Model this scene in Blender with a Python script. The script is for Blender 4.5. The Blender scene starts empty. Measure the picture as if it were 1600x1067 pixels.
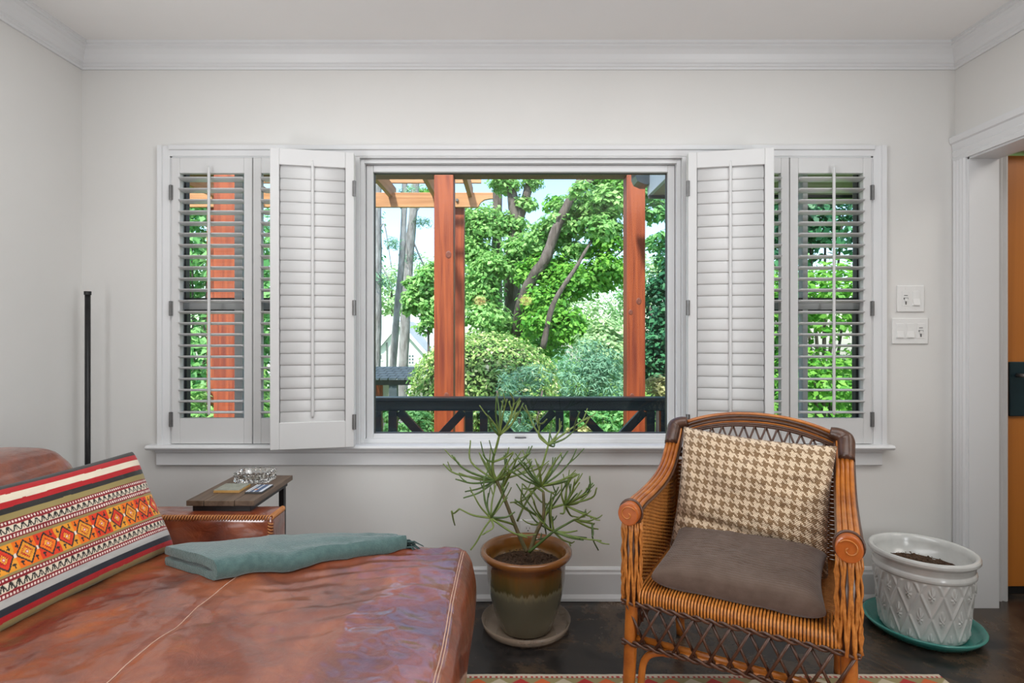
import bpy, math, random
import numpy as np
from mathutils import Vector, Matrix
C = bpy.context.scene.collection
sc = bpy.context.scene
PI = math.pi
# ------------------------------------------------------------------ camera, sky, lights, exposure
FPX, CY, CZ = 888.9, -2.518, 1.18
cam_d = bpy.data.cameras.new('camera'); cam_d.sensor_width = 36; cam_d.lens = 20.0
cam_d.shift_x = 3/1600; cam_d.shift_y = -13.5/1600; cam_d.clip_start = 0.02; cam_d.clip_end = 500
cam = bpy.data.objects.new('camera', cam_d); C.objects.link(cam)
cam.location = (0, CY, CZ); cam.rotation_euler = (PI/2, 0, 0); sc.camera = cam
sc.view_settings.view_transform = 'Standard'; sc.view_settings.look = 'None'
sc.view_settings.gamma = 1; sc.view_settings.use_curve_mapping = False
sc.view_settings.exposure = 0.0
w = bpy.data.worlds.new('sky'); sc.world = w; w.use_nodes = True
nt = w.node_tree; nt.nodes.clear()
out = nt.nodes.new('ShaderNodeOutputWorld'); bg = nt.nodes.new('ShaderNodeBackground'); sky = nt.nodes.new('ShaderNodeTexSky')
sky.sky_type = 'NISHITA'; sky.sun_disc = False; sky.sun_elevation = math.radians(55); sky.sun_rotation = math.radians(160)
sky.air_density = 1.0; sky.dust_density = 1.0; sky.ozone_density = 2.5
nt.links.new(sky.outputs[0], bg.inputs[0]); nt.links.new(bg.outputs[0], out.inputs[0]); bg.inputs[1].default_value = 0.43
def light(name, typ, loc, rot, energy, color=(1, 1, 1), **k):
    d = bpy.data.lights.new(name, typ); d.energy = energy; d.color = color
    for a, v in k.items(): setattr(d, a, v)
    o = bpy.data.objects.new(name, d); C.objects.link(o); o.location = loc; o.rotation_euler = [math.radians(a) for a in rot]
    return o
light('sun', 'SUN', (0, -5, 8), (33, -14, 0), 8.5, (1, .96, .88), angle=math.radians(4))
light('overhead_fill', 'AREA', (.04, -1.28, 2.42), (0, 0, 0), 30, (.97, .985, 1), shape='RECTANGLE', size=3.0, size_y=1.1)  # unseen fill light added overhead to brighten the room
light('left_fill', 'AREA', (-1.84, -2.55, 1.15), (90, 0, -74), 43, (.95, .98, 1), shape='RECTANGLE', size=1.3, size_y=1.5)  # added fill from the left, out of view; no window there
light('right_fill', 'AREA', (1.92, -2.6, 1.15), (90, 0, 74), 50, (.95, .98, 1), shape='RECTANGLE', size=1.3, size_y=1.5)  # matching added fill from the right, also without a window
for n_, p_, q_, w_ in (('left_ceiling_fill', (-1.35, -1.5, 1.0), (-.85, -.42, 2.44), 18), ('right_ceiling_fill', (1.7, -1.6, 1.0), (1.0, -.42, 2.44), 16)):  # unseen spots added to lift the ceiling
    o_ = light(n_, 'SPOT', p_, (0, 0, 0), w_, (.96, .985, 1), spot_size=math.radians(82), spot_blend=1.0, shadow_soft_size=.15)
    o_.rotation_euler = (Vector(q_)-Vector(p_)).to_track_quat('-Z', 'Y').to_euler()
light('hall_fill', 'AREA', (2.9, -1.2, 2.4), (0, 0, 0), 14, (1, .95, .88), shape='RECTANGLE', size=.8, size_y=1.2)  # fill light added so the hall is lit; no fitting modelled

# ------------------------------------------------------------------ helpers
def at(px, py, d):
    return ((px-797)/FPX*d, d+CY, CZ-(py-520)/FPX*d)
class MB:
    def __init__(s): s.v = []; s.f = []; s.n = 0
    def add(s, v, f):
        v = np.asarray(v, float).reshape(-1, 3); s.v.append(v); n = s.n
        s.f += [tuple(i+n for i in q) for q in f]; s.n += len(v); return s
    def box(s, x0, x1, y0, y1, z0, z1):
        v = [(x, y, z) for x in (x0, x1) for y in (y0, y1) for z in (z0, z1)]
        return s.add(v, [(0, 1, 3, 2), (4, 6, 7, 5), (0, 4, 5, 1), (2, 3, 7, 6), (0, 2, 6, 4), (1, 5, 7, 3)])
    def bar(s, p, q, wd, hh, up=(0, 0, 1)):
        p = np.array(p, float); q = np.array(q, float); d = q-p; d /= np.linalg.norm(d)
        u = np.cross(d, up); u /= np.linalg.norm(u); t = np.cross(u, d); V = []
        for e in (p, q):
            for a, b in ((-1, -1), (1, -1), (1, 1), (-1, 1)): V.append(e+u*a*wd/2+t*b*hh/2)
        return s.add(V, [(0, 1, 2, 3), (7, 6, 5, 4), (0, 4, 5, 1), (1, 5, 6, 2), (2, 6, 7, 3), (3, 7, 4, 0)])
    def tube(s, pts, r, n=8, sx=1.0, caps=True):
        P = np.array(pts, float); m = len(P); R = np.broadcast_to(np.asarray(r, float), (m,))
        T = np.gradient(P, axis=0); T /= np.linalg.norm(T, axis=1)[:, None]+1e-12
        a = np.array([0, 0, 1.]) if abs(T[0][2]) < .9 else np.array([1., 0, 0])
        N = np.cross(T[0], a); N /= np.linalg.norm(N); V = []
        th = np.linspace(0, 2*PI, n, endpoint=False)
        for i in range(m):
            N = N-T[i]*np.dot(N, T[i]); N /= np.linalg.norm(N); B = np.cross(T[i], N)
            V.append(P[i]+R[i]*(np.cos(th)[:, None]*N*sx+np.sin(th)[:, None]*B))
        F = []
        for i in range(m-1):
            for j in range(n):
                k = (j+1) % n; F.append((i*n+j, i*n+k, (i+1)*n+k, (i+1)*n+j))
        if caps: F.append(tuple(range(n-1, -1, -1))); F.append(tuple((m-1)*n+j for j in range(n)))
        return s.add(np.concatenate(V), F)
    def lathe(s, prof, n=48, c=(0, 0, 0), closed=False):
        th = np.linspace(0, 2*PI, n, endpoint=False); V = []; m = len(prof)
        for r, z in prof: V += [(c[0]+r*math.cos(t), c[1]+r*math.sin(t), c[2]+z) for t in th]
        F = []
        for i in range(m-1 if not closed else m):
            i2 = (i+1) % m
            for j in range(n):
                k = (j+1) % n; F.append((i*n+j, i*n+k, i2*n+k, i2*n+j))
        if not closed:
            if prof[0][0] > 1e-5: F.append(tuple(range(n-1, -1, -1)))
            if prof[-1][0] > 1e-5: F.append(tuple((m-1)*n+j for j in range(n)))
        return s.add(V, F)
    def prism(s, poly, axis, a0, a1):
        # poly of 2D points extruded along axis (0,1,2)
        V = []
        for a in (a0, a1):
            for p in poly:
                q = list(p); q.insert(axis, a); V.append(q)
        n = len(poly); F = [tuple(range(n-1, -1, -1)), tuple(range(n, 2*n))]
        for i in range(n): k = (i+1) % n; F.append((i, k, n+k, n+i))
        return s.add(V, F)
    def build(s, name, mat, parent=None, smooth=False, bevel=0, kind=None, recalc=True, uv=None):
        V = np.concatenate(s.v) if s.v else np.zeros((0, 3))
        me = bpy.data.meshes.new(name); me.from_pydata(V.tolist(), [], s.f); me.update()
        if recalc:
            import bmesh
            b = bmesh.new(); b.from_mesh(me); bmesh.ops.recalc_face_normals(b, faces=b.faces); b.to_mesh(me); b.free()
        return link(name, me, mat, parent, smooth, bevel, kind)
def link(name, me, mat, parent=None, smooth=False, bevel=0, kind=None):
    o = bpy.data.objects.new(name, me); C.objects.link(o)
    if mat: me.materials.append(mat)
    if smooth: me.polygons.foreach_set('use_smooth', [True]*len(me.polygons))
    if bevel:
        m = o.modifiers.new('bevel', 'BEVEL'); m.width = bevel; m.segments = 2; m.limit_method = 'ANGLE'; m.harden_normals = False
    if parent: o.parent = parent
    if kind: o['kind'] = kind
    return o
def struct(o): o['kind'] = 'structure'; return o
def tag(o, label, cat, group=None, kind=None):
    o['label'] = label; o['category'] = cat
    if group: o['group'] = group
    if kind: o['kind'] = kind
    return o
def thing(name, label, cat, loc=(0, 0, 0), rz=0, group=None):
    o = bpy.data.objects.new(name, None); C.objects.link(o); o.location = loc; o.rotation_euler = (0, 0, rz)
    o.empty_display_size = .1
    return tag(o, label, cat, group)
def dupe(o, parent, loc=None, rot=None):
    c = o.copy(); C.objects.link(c); c.parent = parent
    if loc is not None: c.location = loc
    if rot is not None: c.rotation_euler = rot
    return c
def cr(pts, k=8):
    P = np.array(pts, float); P = np.vstack([2*P[0]-P[1], P, 2*P[-1]-P[-2]]); o = []
    for i in range(1, len(P)-2):
        for t in np.linspace(0, 1, k, endpoint=False):
            a, b, c, d = P[i-1:i+3]
            o.append(.5*(2*b+(c-a)*t+(2*a-5*b+4*c-d)*t*t+(3*b-a-3*c+d)*t**3))
    o.append(P[-2]); return np.array(o)
_rng = np.random.RandomState(7); _LAT = _rng.rand(64, 64)
def vnoise(x, y):
    x = np.asarray(x, float); y = np.asarray(y, float)
    xi = np.floor(x).astype(int); yi = np.floor(y).astype(int); fx = x-xi; fy = y-yi
    fx = fx*fx*(3-2*fx); fy = fy*fy*(3-2*fy)
    g = lambda a, b: _LAT[a % 64, b % 64]
    return (g(xi, yi)*(1-fx)+g(xi+1, yi)*fx)*(1-fy)+(g(xi, yi+1)*(1-fx)+g(xi+1, yi+1)*fx)*fy
def fbm(x, y, o=4):
    s = 0; a = .5
    for i in range(o): s = s+a*vnoise(x*2**i+i*17.3, y*2**i+i*9.1); a *= .5
    return s
def rbox(sx, sy, sz, r, n=(10, 10, 6), fn=None):
    """rounded box, centred; verts merged; returns verts, faces"""
    idx = {}; V = []; F = []
    nx, ny, nz = n
    def dist(nn, half):  # denser near the edges
        t = np.linspace(-1, 1, nn+1); return t
    X, Y, Z = dist(nx, 1), dist(ny, 1), dist(nz, 1)
    def vid(i, j, k):
        if (i, j, k) not in idx: idx[(i, j, k)] = len(V); V.append((X[i], Y[j], Z[k]))
        return idx[(i, j, k)]
    for k, fl in ((0, 1), (nz, 0)):
        for i in range(nx):
            for j in range(ny):
                q = (vid(i, j, k), vid(i+1, j, k), vid(i+1, j+1, k), vid(i, j+1, k)); F.append(q[::-1] if fl else q)
    for j, fl in ((0, 0), (ny, 1)):
        for i in range(nx):
            for k in range(nz):
                q = (vid(i, j, k), vid(i+1, j, k), vid(i+1, j, k+1), vid(i, j, k+1)); F.append(q[::-1] if fl else q)
    for i, fl in ((0, 1), (nx, 0)):
        for j in range(ny):
            for k in range(nz):
                q = (vid(i, j, k), vid(i, j+1, k), vid(i, j+1, k+1), vid(i, j, k+1)); F.append(q[::-1] if fl else q)
    P = np.array(V); h = np.array([sx, sy, sz])/2
    p = P*h; q = np.clip(p, -(h-r), h-r); d = p-q; L = np.linalg.norm(d, axis=1)[:, None]
    ok = L[:, 0] > 1e-9
    p[ok] = q[ok]+d[ok]/L[ok]*np.minimum(r, np.abs(d[ok]).max(1)[:, None])
    if fn is not None: p = fn(p, P)
    return p, F
# ------------------------------------------------------------------ materials
def mat(name, col=(.5, .5, .5), rough=.5, metal=0, coat=0, spec=.5, noise=0, nscale=8, col2=None, bump=0, bscale=60, bdist=.002, stretch=(1, 1, 1), trans=0, coords='Object', sheen=0, detail=5):
    m = bpy.data.materials.new(name); m.use_nodes = True; t = m.node_tree; b = t.nodes['Principled BSDF']
    b.inputs['Base Color'].default_value = (*col, 1); b.inputs['Roughness'].default_value = rough; b.inputs['Metallic'].default_value = metal
    b.inputs['Coat Weight'].default_value = coat; b.inputs['Coat Roughness'].default_value = .15; b.inputs['Specular IOR Level'].default_value = spec
    b.inputs['Transmission Weight'].default_value = trans
    if sheen: b.inputs['Sheen Weight'].default_value = sheen
    if noise or col2 or bump:
        tc = t.nodes.new('ShaderNodeTexCoord'); mp = t.nodes.new('ShaderNodeMapping'); mp.inputs['Scale'].default_value = stretch
        t.links.new(tc.outputs[coords], mp.inputs[0])
    if col2 is not None:
        n = t.nodes.new('ShaderNodeTexNoise'); n.inputs['Scale'].default_value = nscale; n.inputs['Detail'].default_value = detail; n.inputs['Roughness'].default_value = .6
        t.links.new(mp.outputs[0], n.inputs['Vector'])
        r = t.nodes.new('ShaderNodeValToRGB'); r.color_ramp.elements[0].position = .5-.5*(noise or .3); r.color_ramp.elements[1].position = .5+.5*(noise or .3)
        r.color_ramp.elements[0].color = (*col, 1); r.color_ramp.elements[1].color = (*col2, 1)
        t.links.new(n.outputs[0], r.inputs[0]); t.links.new(r.outputs[0], b.inputs['Base Color'])
    if bump:
        n2 = t.nodes.new('ShaderNodeTexNoise'); n2.inputs['Scale'].default_value = bscale; n2.inputs['Detail'].default_value = 4
        t.links.new(mp.outputs[0], n2.inputs['Vector'])
        bp = t.nodes.new('ShaderNodeBump'); bp.inputs['Strength'].default_value = bump; bp.inputs['Distance'].default_value = bdist
        t.links.new(n2.outputs[0], bp.inputs['Height']); t.links.new(bp.outputs[0], b.inputs['Normal'])
    return m
def attr_mat(name, rough=.9, bump=.4, bscale=400, sheen=.2):
    m = mat(name, rough=rough, bump=bump, bscale=bscale, bdist=.001, sheen=sheen, spec=.2); t = m.node_tree
    a = t.nodes.new('ShaderNodeVertexColor'); a.layer_name = 'dye'
    t.links.new(a.outputs[0], t.nodes['Principled BSDF'].inputs['Base Color']); return m
def leaf_mat(name, c1, c2, c3=None, transl=.35, rough=.5):
    m = bpy.data.materials.new(name); m.use_nodes = True; t = m.node_tree; b = t.nodes['Principled BSDF']; o = t.nodes['Material Output']
    g = t.nodes.new('ShaderNodeNewGeometry'); r = t.nodes.new('ShaderNodeValToRGB')
    r.color_ramp.elements[0].color = (*c1, 1); r.color_ramp.elements[1].color = (*c2, 1)
    if c3: e = r.color_ramp.elements.new(.82); e.color = (*c2, 1); r.color_ramp.elements[2].color = (*c3, 1)
    t.links.new(g.outputs['Random Per Island'], r.inputs[0]); t.links.new(r.outputs[0], b.inputs['Base Color'])
    b.inputs['Roughness'].default_value = rough; b.inputs['Specular IOR Level'].default_value = .3
    tr = t.nodes.new('ShaderNodeBsdfTranslucent'); t.links.new(r.outputs[0], tr.inputs[0])
    mx = t.nodes.new('ShaderNodeMixShader'); mx.inputs[0].default_value = transl
    t.links.new(b.outputs[0], mx.inputs[1]); t.links.new(tr.outputs[0], mx.inputs[2]); t.links.new(mx.outputs[0], o.inputs[0]); return m
def wood_mat(name, c1, c2, rough=.5, scale=1.0, axis=2, coat=0, bump=.15):
    m = mat(name, rough=rough, coat=coat); t = m.node_tree; b = t.nodes['Principled BSDF']
    tc = t.nodes.new('ShaderNodeTexCoord'); mp = t.nodes.new('ShaderNodeMapping'); s = [22*scale]*3; s[axis] = 1.1*scale; mp.inputs['Scale'].default_value = s
    n = t.nodes.new('ShaderNodeTexNoise'); n.inputs['Scale'].default_value = 1.6; n.inputs['Detail'].default_value = 7; n.inputs['Distortion'].default_value = .6
    n2 = t.nodes.new('ShaderNodeTexNoise'); n2.inputs['Scale'].default_value = 1.3; n2.inputs['Detail'].default_value = 2
    ad = t.nodes.new('ShaderNodeMath'); ad.operation = 'MULTIPLY_ADD'; ad.inputs[1].default_value = .6
    r = t.nodes.new('ShaderNodeValToRGB'); r.color_ramp.elements[0].position = .55; r.color_ramp.elements[1].position = .95
    r.color_ramp.elements[0].color = (*c1, 1); r.color_ramp.elements[1].color = (*c2, 1)
    t.links.new(tc.outputs['Object'], mp.inputs[0]); t.links.new(mp.outputs[0], n.inputs['Vector']); t.links.new(tc.outputs['Object'], n2.inputs['Vector'])
    t.links.new(n2.outputs[0], ad.inputs[0]); t.links.new(n.outputs[0], ad.inputs[2]); t.links.new(ad.outputs[0], r.inputs[0]); t.links.new(r.outputs[0], b.inputs['Base Color'])
    bp = t.nodes.new('ShaderNodeBump'); bp.inputs['Strength'].default_value = bump; bp.inputs['Distance'].default_value = .002
    t.links.new(n.outputs[0], bp.inputs['Height']); t.links.new(bp.outputs[0], b.inputs['Normal']); return m
def glass_mat(name, tint=(.96, .98, .97), gain=1.0):
    m = bpy.data.materials.new(name); m.use_nodes = True; t = m.node_tree; t.nodes.clear()
    o = t.nodes.new('ShaderNodeOutputMaterial'); tr = t.nodes.new('ShaderNodeBsdfTransparent'); gl = t.nodes.new('ShaderNodeBsdfGlossy'); gl.inputs['Roughness'].default_value = 0.0
    tr.inputs[0].default_value = (*tint, 1); lw = t.nodes.new('ShaderNodeLayerWeight'); lw.inputs[0].default_value = .5
    p = t.nodes.new('ShaderNodeMath'); p.operation = 'POWER'; p.inputs[1].default_value = 5
    a = t.nodes.new('ShaderNodeMath'); a.operation = 'MULTIPLY_ADD'; a.inputs[1].default_value = .9; a.inputs[2].default_value = .032*gain
    mx = t.nodes.new('ShaderNodeMixShader')
    t.links.new(lw.outputs['Facing'], p.inputs[0]); t.links.new(p.outputs[0], a.inputs[0]); t.links.new(a.outputs[0], mx.inputs[0])
    t.links.new(tr.outputs[0], mx.inputs[1]); t.links.new(gl.outputs[0], mx.inputs[2]); t.links.new(mx.outputs[0], o.inputs[0]); return m
M = {}
M['wall'] = mat('wall_paint', (.70, .692, .672), .75, col2=(.72, .712, .692), nscale=2, bump=.06, bscale=180, spec=.25)
M['ceil'] = mat('ceiling_paint', (.80, .79, .775), .9, col2=(.82, .81, .795), nscale=1.5, spec=.1)
M['trim'] = mat('white_trim_paint', (.70, .707, .715), .38, col2=(.715, .722, .73), nscale=3)
M['shut'] = mat('shutter_paint', (.64, .642, .64), .42, col2=(.655, .657, .655), nscale=4)
M['steel'] = mat('dull_steel', (.20, .20, .20), .4, .8, col2=(.26, .26, .26), nscale=30)
M['sash'] = mat('grey_sash', (.42, .42, .41), .5, col2=(.46, .46, .45), nscale=6)
M['darksash'] = mat('dark_sash', (.035, .036, .036), .45, col2=(.05, .05, .05), nscale=6)
M['glass'] = glass_mat('window_glass')
M['black'] = mat('black_metal', (.012, .012, .013), .42, .3, col2=(.02, .02, .021), nscale=20)
M['navy'] = mat('black_rail_paint', (.006, .011, .015), .35, col2=(.009, .016, .021), nscale=9, bump=.1, bscale=50)
M['cedar'] = wood_mat('stained_cedar', (.15, .018, .004), (.36, .075, .017), .6)
M['cedarx'] = wood_mat('pergola_pine', (.36, .15, .055), (.56, .29, .13), .6, axis=0)
M['cedary'] = wood_mat('pergola_rafter_pine', (.32, .12, .04), (.48, .23, .09), .6, axis=1)
M['doorwood'] = wood_mat('orange_door_stain', (.50, .165, .022), (.58, .20, .03), .4, axis=2, scale=.6)
M['leather'] = None
M['stitch'] = mat('tan_stitch', (.42, .16, .045), .6, col2=(.50, .21, .07), nscale=40)
M['thread'] = mat('pale_seam_thread', (.50, .30, .22), .7, col2=(.56, .36, .27), nscale=60)
M['tablewood'] = wood_mat('table_plank_wood', (.085, .055, .035), (.17, .115, .078), .5, axis=1, scale=1.6)
M['throw'] = mat('teal_wool', (.068, .125, .120), .95, col2=(.095, .165, .157), nscale=60, bump=.9, bscale=220, bdist=.003, sheen=.5, spec=.1)
M['fringe'] = mat('dark_teal_fringe', (.04, .075, .07), .95, col2=(.06, .10, .10), nscale=90)
M['rattan'] = mat('orange_rattan', (.31, .08, .008), .35, coat=.3, col2=(.53, .175, .024), nscale=14, stretch=(1, 1, 1), bump=.1, bscale=70)
M['wicker'] = mat('woven_wicker', (.36, .115, .016), .42, col2=(.60, .23, .045), nscale=60, coat=.15)
M['wickerin'] = mat('panel_weave', (.36, .13, .02), .5, col2=(.52, .2, .04), nscale=50)  # wicker tones of the side, back and seat panels
M['darkcane'] = mat('dark_cane', (.055, .022, .012), .38, col2=(.10, .042, .022), nscale=40, coat=.2)
M['scroll'] = mat('carved_scroll', (.38, .085, .012), .3, coat=.5, col2=(.46, .12, .02), nscale=30)
M['whitepot'] = mat('white_glaze', (.56, .57, .55), .22, coat=.6, col2=(.66, .67, .65), nscale=9, bump=.05, bscale=40)
M['teal'] = mat('teal_glaze', (.03, .22, .19), .25, coat=.5, col2=(.05, .28, .24), nscale=7)
M['soil'] = mat('potting_soil', (.035, .018, .010), .95, col2=(.13, .07, .035), nscale=90, noise=.5, bump=1, bscale=120, bdist=.012)
M['clear'] = mat('cloudy_plastic', (.42, .31, .22), .18, coat=.6, col2=(.50, .40, .31), nscale=14)
M['clear'].node_tree.nodes['Principled BSDF'].inputs['Alpha'].default_value = .5
M['stem'] = mat('pencil_stem', (.13, .19, .035), .5, col2=(.21, .28, .07), nscale=25)
M['stemdark'] = mat('pencil_stem_dark', (.07, .13, .03), .5, col2=(.11, .18, .045), nscale=25)
M['bark'] = mat('cactus_bark', (.13, .13, .055), .7, col2=(.22, .16, .08), nscale=40, bump=.4, bscale=90)
M['plate'] = mat('white_switch_plastic', (.78, .78, .765), .3, col2=(.79, .79, .775), nscale=4)
M['ink'] = mat('dark_slot', (.05, .05, .05), .5, col2=(.06, .06, .06), nscale=4)
M['brass'] = mat('gold_edge', (.48, .27, .08), .4, col2=(.55, .33, .12), nscale=30)
M['stone'] = mat('grey_green_stone', (.24, .25, .20), .5, col2=(.34, .35, .29), nscale=60)
M['white'] = mat('white_print', (.62, .66, .72), .4, col2=(.66, .7, .76), nscale=10)
M['blue'] = mat('blue_print', (.07, .12, .23), .4, col2=(.09, .14, .26), nscale=10)
M['orange'] = mat('orange_print', (.55, .2, .08), .4, col2=(.58, .22, .1), nscale=10)
def mk_leather():
    m = mat('cognac_leather', (.235, .055, .018), .36, coat=.25); t = m.node_tree; b = t.nodes['Principled BSDF']
    b.inputs['Coat Weight'].default_value = .8; b.inputs['Coat IOR'].default_value = 2.1; b.inputs['Coat Roughness'].default_value = .15; b.inputs['Specular IOR Level'].default_value = .6
    tc = t.nodes.new('ShaderNodeTexCoord')
    n = t.nodes.new('ShaderNodeTexNoise'); n.inputs['Scale'].default_value = 5; n.inputs['Detail'].default_value = 8; n.inputs['Roughness'].default_value = .62; n.inputs['Distortion'].default_value = .8
    r = t.nodes.new('ShaderNodeValToRGB'); e = r.color_ramp.elements
    e[0].position = .3; e[0].color = (.105, .019, .008, 1); e[1].position = .72; e[1].color = (.37, .095, .026, 1); x = e.new(.5); x.color = (.225, .046, .014, 1)
    t.links.new(tc.outputs['Object'], n.inputs['Vector']); t.links.new(n.outputs[0], r.inputs[0]); t.links.new(r.outputs[0], b.inputs['Base Color'])
    v = t.nodes.new('ShaderNodeTexVoronoi'); v.inputs['Scale'].default_value = 260; t.links.new(tc.outputs['Object'], v.inputs['Vector'])
    n3 = t.nodes.new('ShaderNodeTexNoise'); n3.inputs['Scale'].default_value = 16; n3.inputs['Detail'].default_value = 6; n3.inputs['Distortion'].default_value = 1.2; t.links.new(tc.outputs['Object'], n3.inputs['Vector'])
    b1 = t.nodes.new('ShaderNodeBump'); b1.inputs['Strength'].default_value = .12; b1.inputs['Distance'].default_value = .0012
    b2 = t.nodes.new('ShaderNodeBump'); b2.inputs['Strength'].default_value = .6; b2.inputs['Distance'].default_value = .01
    t.links.new(v.outputs[0], b1.inputs['Height']); t.links.new(n3.outputs[0], b2.inputs['Height']); t.links.new(b2.outputs[0], b1.inputs['Normal']); t.links.new(b1.outputs[0], b.inputs['Normal'])
    mr = t.nodes.new('ShaderNodeMapRange'); mr.inputs['To Min'].default_value = .26; mr.inputs['To Max'].default_value = .5
    t.links.new(n3.outputs[0], mr.inputs[0]); t.links.new(mr.outputs[0], b.inputs['Roughness']); return m
M['leather'] = mk_leather()
def mk_floor():
    m = mat('stained_concrete', (.03, .025, .02), .2, coat=0, spec=.42); t = m.node_tree; b = t.nodes['Principled BSDF']
    tc = t.nodes.new('ShaderNodeTexCoord'); n = t.nodes.new('ShaderNodeTexNoise'); n.inputs['Scale'].default_value = 3.4; n.inputs['Detail'].default_value = 12; n.inputs['Roughness'].default_value = .72; n.inputs['Distortion'].default_value = .35
    r = t.nodes.new('ShaderNodeValToRGB'); e = r.color_ramp.elements
    e[0].position = .38; e[0].color = (.010, .010, .011, 1); e[1].position = .74; e[1].color = (.26, .15, .075, 1); a = e.new(.48); a.color = (.026, .022, .02, 1); a = e.new(.56); a.color = (.066, .045, .03, 1); a = e.new(.65); a.color = (.09, .058, .036, 1)
    t.links.new(tc.outputs['Object'], n.inputs['Vector']); t.links.new(n.outputs[0], r.inputs[0]); t.links.new(r.outputs[0], b.inputs['Base Color'])
    mr = t.nodes.new('ShaderNodeMapRange'); mr.inputs['To Min'].default_value = .12; mr.inputs['To Max'].default_value = .36
    t.links.new(n.outputs[0], mr.inputs[0]); t.links.new(mr.outputs[0], b.inputs['Roughness'])
    bp = t.nodes.new('ShaderNodeBump'); bp.inputs['Strength'].default_value = .12; bp.inputs['Distance'].default_value = .004
    t.links.new(n.outputs[0], bp.inputs['Height']); t.links.new(bp.outputs[0], b.inputs['Normal']); return m
M['floor'] = mk_floor()

# ------------------------------------------------------------------ room shell
XL, XR, ZC, YB = -1.895, 1.97, 2.44, -6.2
b = MB(); b.box(XL-.15, 3.9, YB, .16, -.12, 0); struct(b.build('floor', M['floor']))
b = MB(); b.box(XL-.15, 3.9, YB, .16, ZC, ZC+.1); struct(b.build('ceiling', M['ceil']))
OX0, OX1, OZ0, OZ1 = -1.499, 1.601, .669, 1.959
b = MB(); b.box(XL-.15, OX0, 0, .10, 0, ZC); b.box(OX1, 2.094, 0, .10, 0, ZC); b.box(OX0, OX1, 0, .10, 0, OZ0); b.box(OX0, OX1, 0, .10, OZ1, ZC)
b.box(-.785, -.671, .03, .10, OZ0, OZ1); b.box(.765, .88, .03, .10, OZ0, OZ1)
struct(b.build('wall_back', M['wall']))
b = MB(); b.box(XL-.15, XL, YB, 0, 0, ZC); struct(b.build('wall_left', M['wall']))
OPY = -1.75  # near end of the cased opening
b = MB(); b.box(XR, 2.094, OPY, 0, 1.934, ZC); b.box(XR, 2.094, YB, OPY, 0, ZC); b.box(XR, 2.094, -.072, 0, 0, 1.934); struct(b.build('wall_right', M['wall']))
b = MB(); b.box(XL-.15, 3.9, YB-.15, YB, 0, ZC); struct(b.build('wall_rear', M['wall']))
b = MB(); b.box(3.75, 3.9, YB, .10, 0, ZC); struct(b.build('wall_hall_side', M['wall']))
b = MB(); b.box(2.094, 2.182, 0, .10, 0, ZC); b.box(2.182, 3.14, 0, .16, 2.0, ZC); b.box(3.14, 3.9, 0, .10, 0, ZC); struct(b.build('wall_hall_back', M['wall']))
# crown: profile in (out from wall, down from ceiling)
CP = [(0, .098), (.008, .098), (.010, .090), (.016, .086), (.016, .078), (.022, .074), (.030, .062), (.038, .045), (.052, .030), (.066, .022), (.066, .016), (.074, .012), (.074, 0), (0, 0)]
def sweep(name, prof, path, mat_, closed=False):
    """path: list of (x,y,nx,ny): corner points with inward mitre vector; prof (out, drop)"""
    V = []; n = len(prof)
    for x, y, mx, my in path:
        for o, dn in prof: V.append((x+mx*o, y+my*o, ZC-dn))
    F = []
    for i in range(len(path)-1):
        for j in range(n):
            k = (j+1) % n; F.append((i*n+j, i*n+k, (i+1)*n+k, (i+1)*n+j))
    F.append(tuple(range(n))); F.append(tuple((len(path)-1)*n+j for j in range(n)))
    b = MB(); b.add(V, F); return struct(b.build(name, mat_))
e = .0005
sweep('trim_1', CP, [(XL+e, -e, 1, -1), (XR-e, -e, -1, -1)], M['trim'])
sweep('trim_2', CP, [(XL+e, YB+.1, 1, 0), (XL+e, -e, 1, -1)], M['trim'])
sweep('trim_3', CP, [(XR-e, -e, -1, -1), (XR-e, YB+.1, -1, 0)], M['trim'])
def baseb(name, x0, x1):
    b = MB(); b.prism([(-e, .002), (-.024, .002), (-.024, .014), (-.018, .026), (-.016, .03), (-.016, .118), (-.012, .126), (-.012, .136), (-.005, .146), (-e, .147)], 0, x0, x1); return struct(b.build(name, M['trim']))
baseb('baseboard_back', XL+e, XR-.013)
b = MB(); b.prism([(XL+e, .002), (XL+.024, .002), (XL+.018, .026), (XL+.016, .118), (XL+.012, .136), (XL+e, .147)], 1, YB+.1, -.03)
# prism with axis 1 -> points are (x,z)
struct(b.build('baseboard_left', M['trim']))
# window casing (thin), picture-frame
def casing_v(b, x0, x1, z0, z1, flip):
    # profile across x, depth y; raised outer back band
    xs = [x0, x0+.018, x0+.020, x1] if not flip else [x1, x1-.018, x1-.020, x0]
    b.prism([(xs[0], -e), (xs[0], -.024), (xs[1], -.022), (xs[2], -.014), (xs[3], -.011), (xs[3], -e)], 2, z0, z1)
b = MB(); casing_v(b, -1.548, -1.499, .69, 2.004, False); struct(b.build('trim_4', M['trim']))
b = MB(); casing_v(b, 1.601, 1.652, .69, 2.004, True); struct(b.build('trim_5', M['trim']))
b = MB(); b.prism([(-e, 2.004), (-.024, 2.004), (-.022, 1.986), (-.014, 1.984), (-.011, 1.959), (-e, 1.959)], 0, -1.499, 1.601); struct(b.build('trim_6', M['trim']))
# stool (sill board) and apron
b = MB(); b.prism([(.10, .69), (.10, .669), (-.042, .669), (-.05, .673), (-.054, .680), (-.05, .687), (-.044, .69)], 0, -1.585, 1.672); struct(b.build('trim_7', M['trim'], bevel=.002))
b = MB(); b.prism([(-e, .669), (-.030, .669), (-.028, .660), (-.018, .650), (-.018, .600), (-.014, .596), (-e, .596)], 0, -1.555, 1.635); struct(b.build('trim_8', M['trim']))
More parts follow.
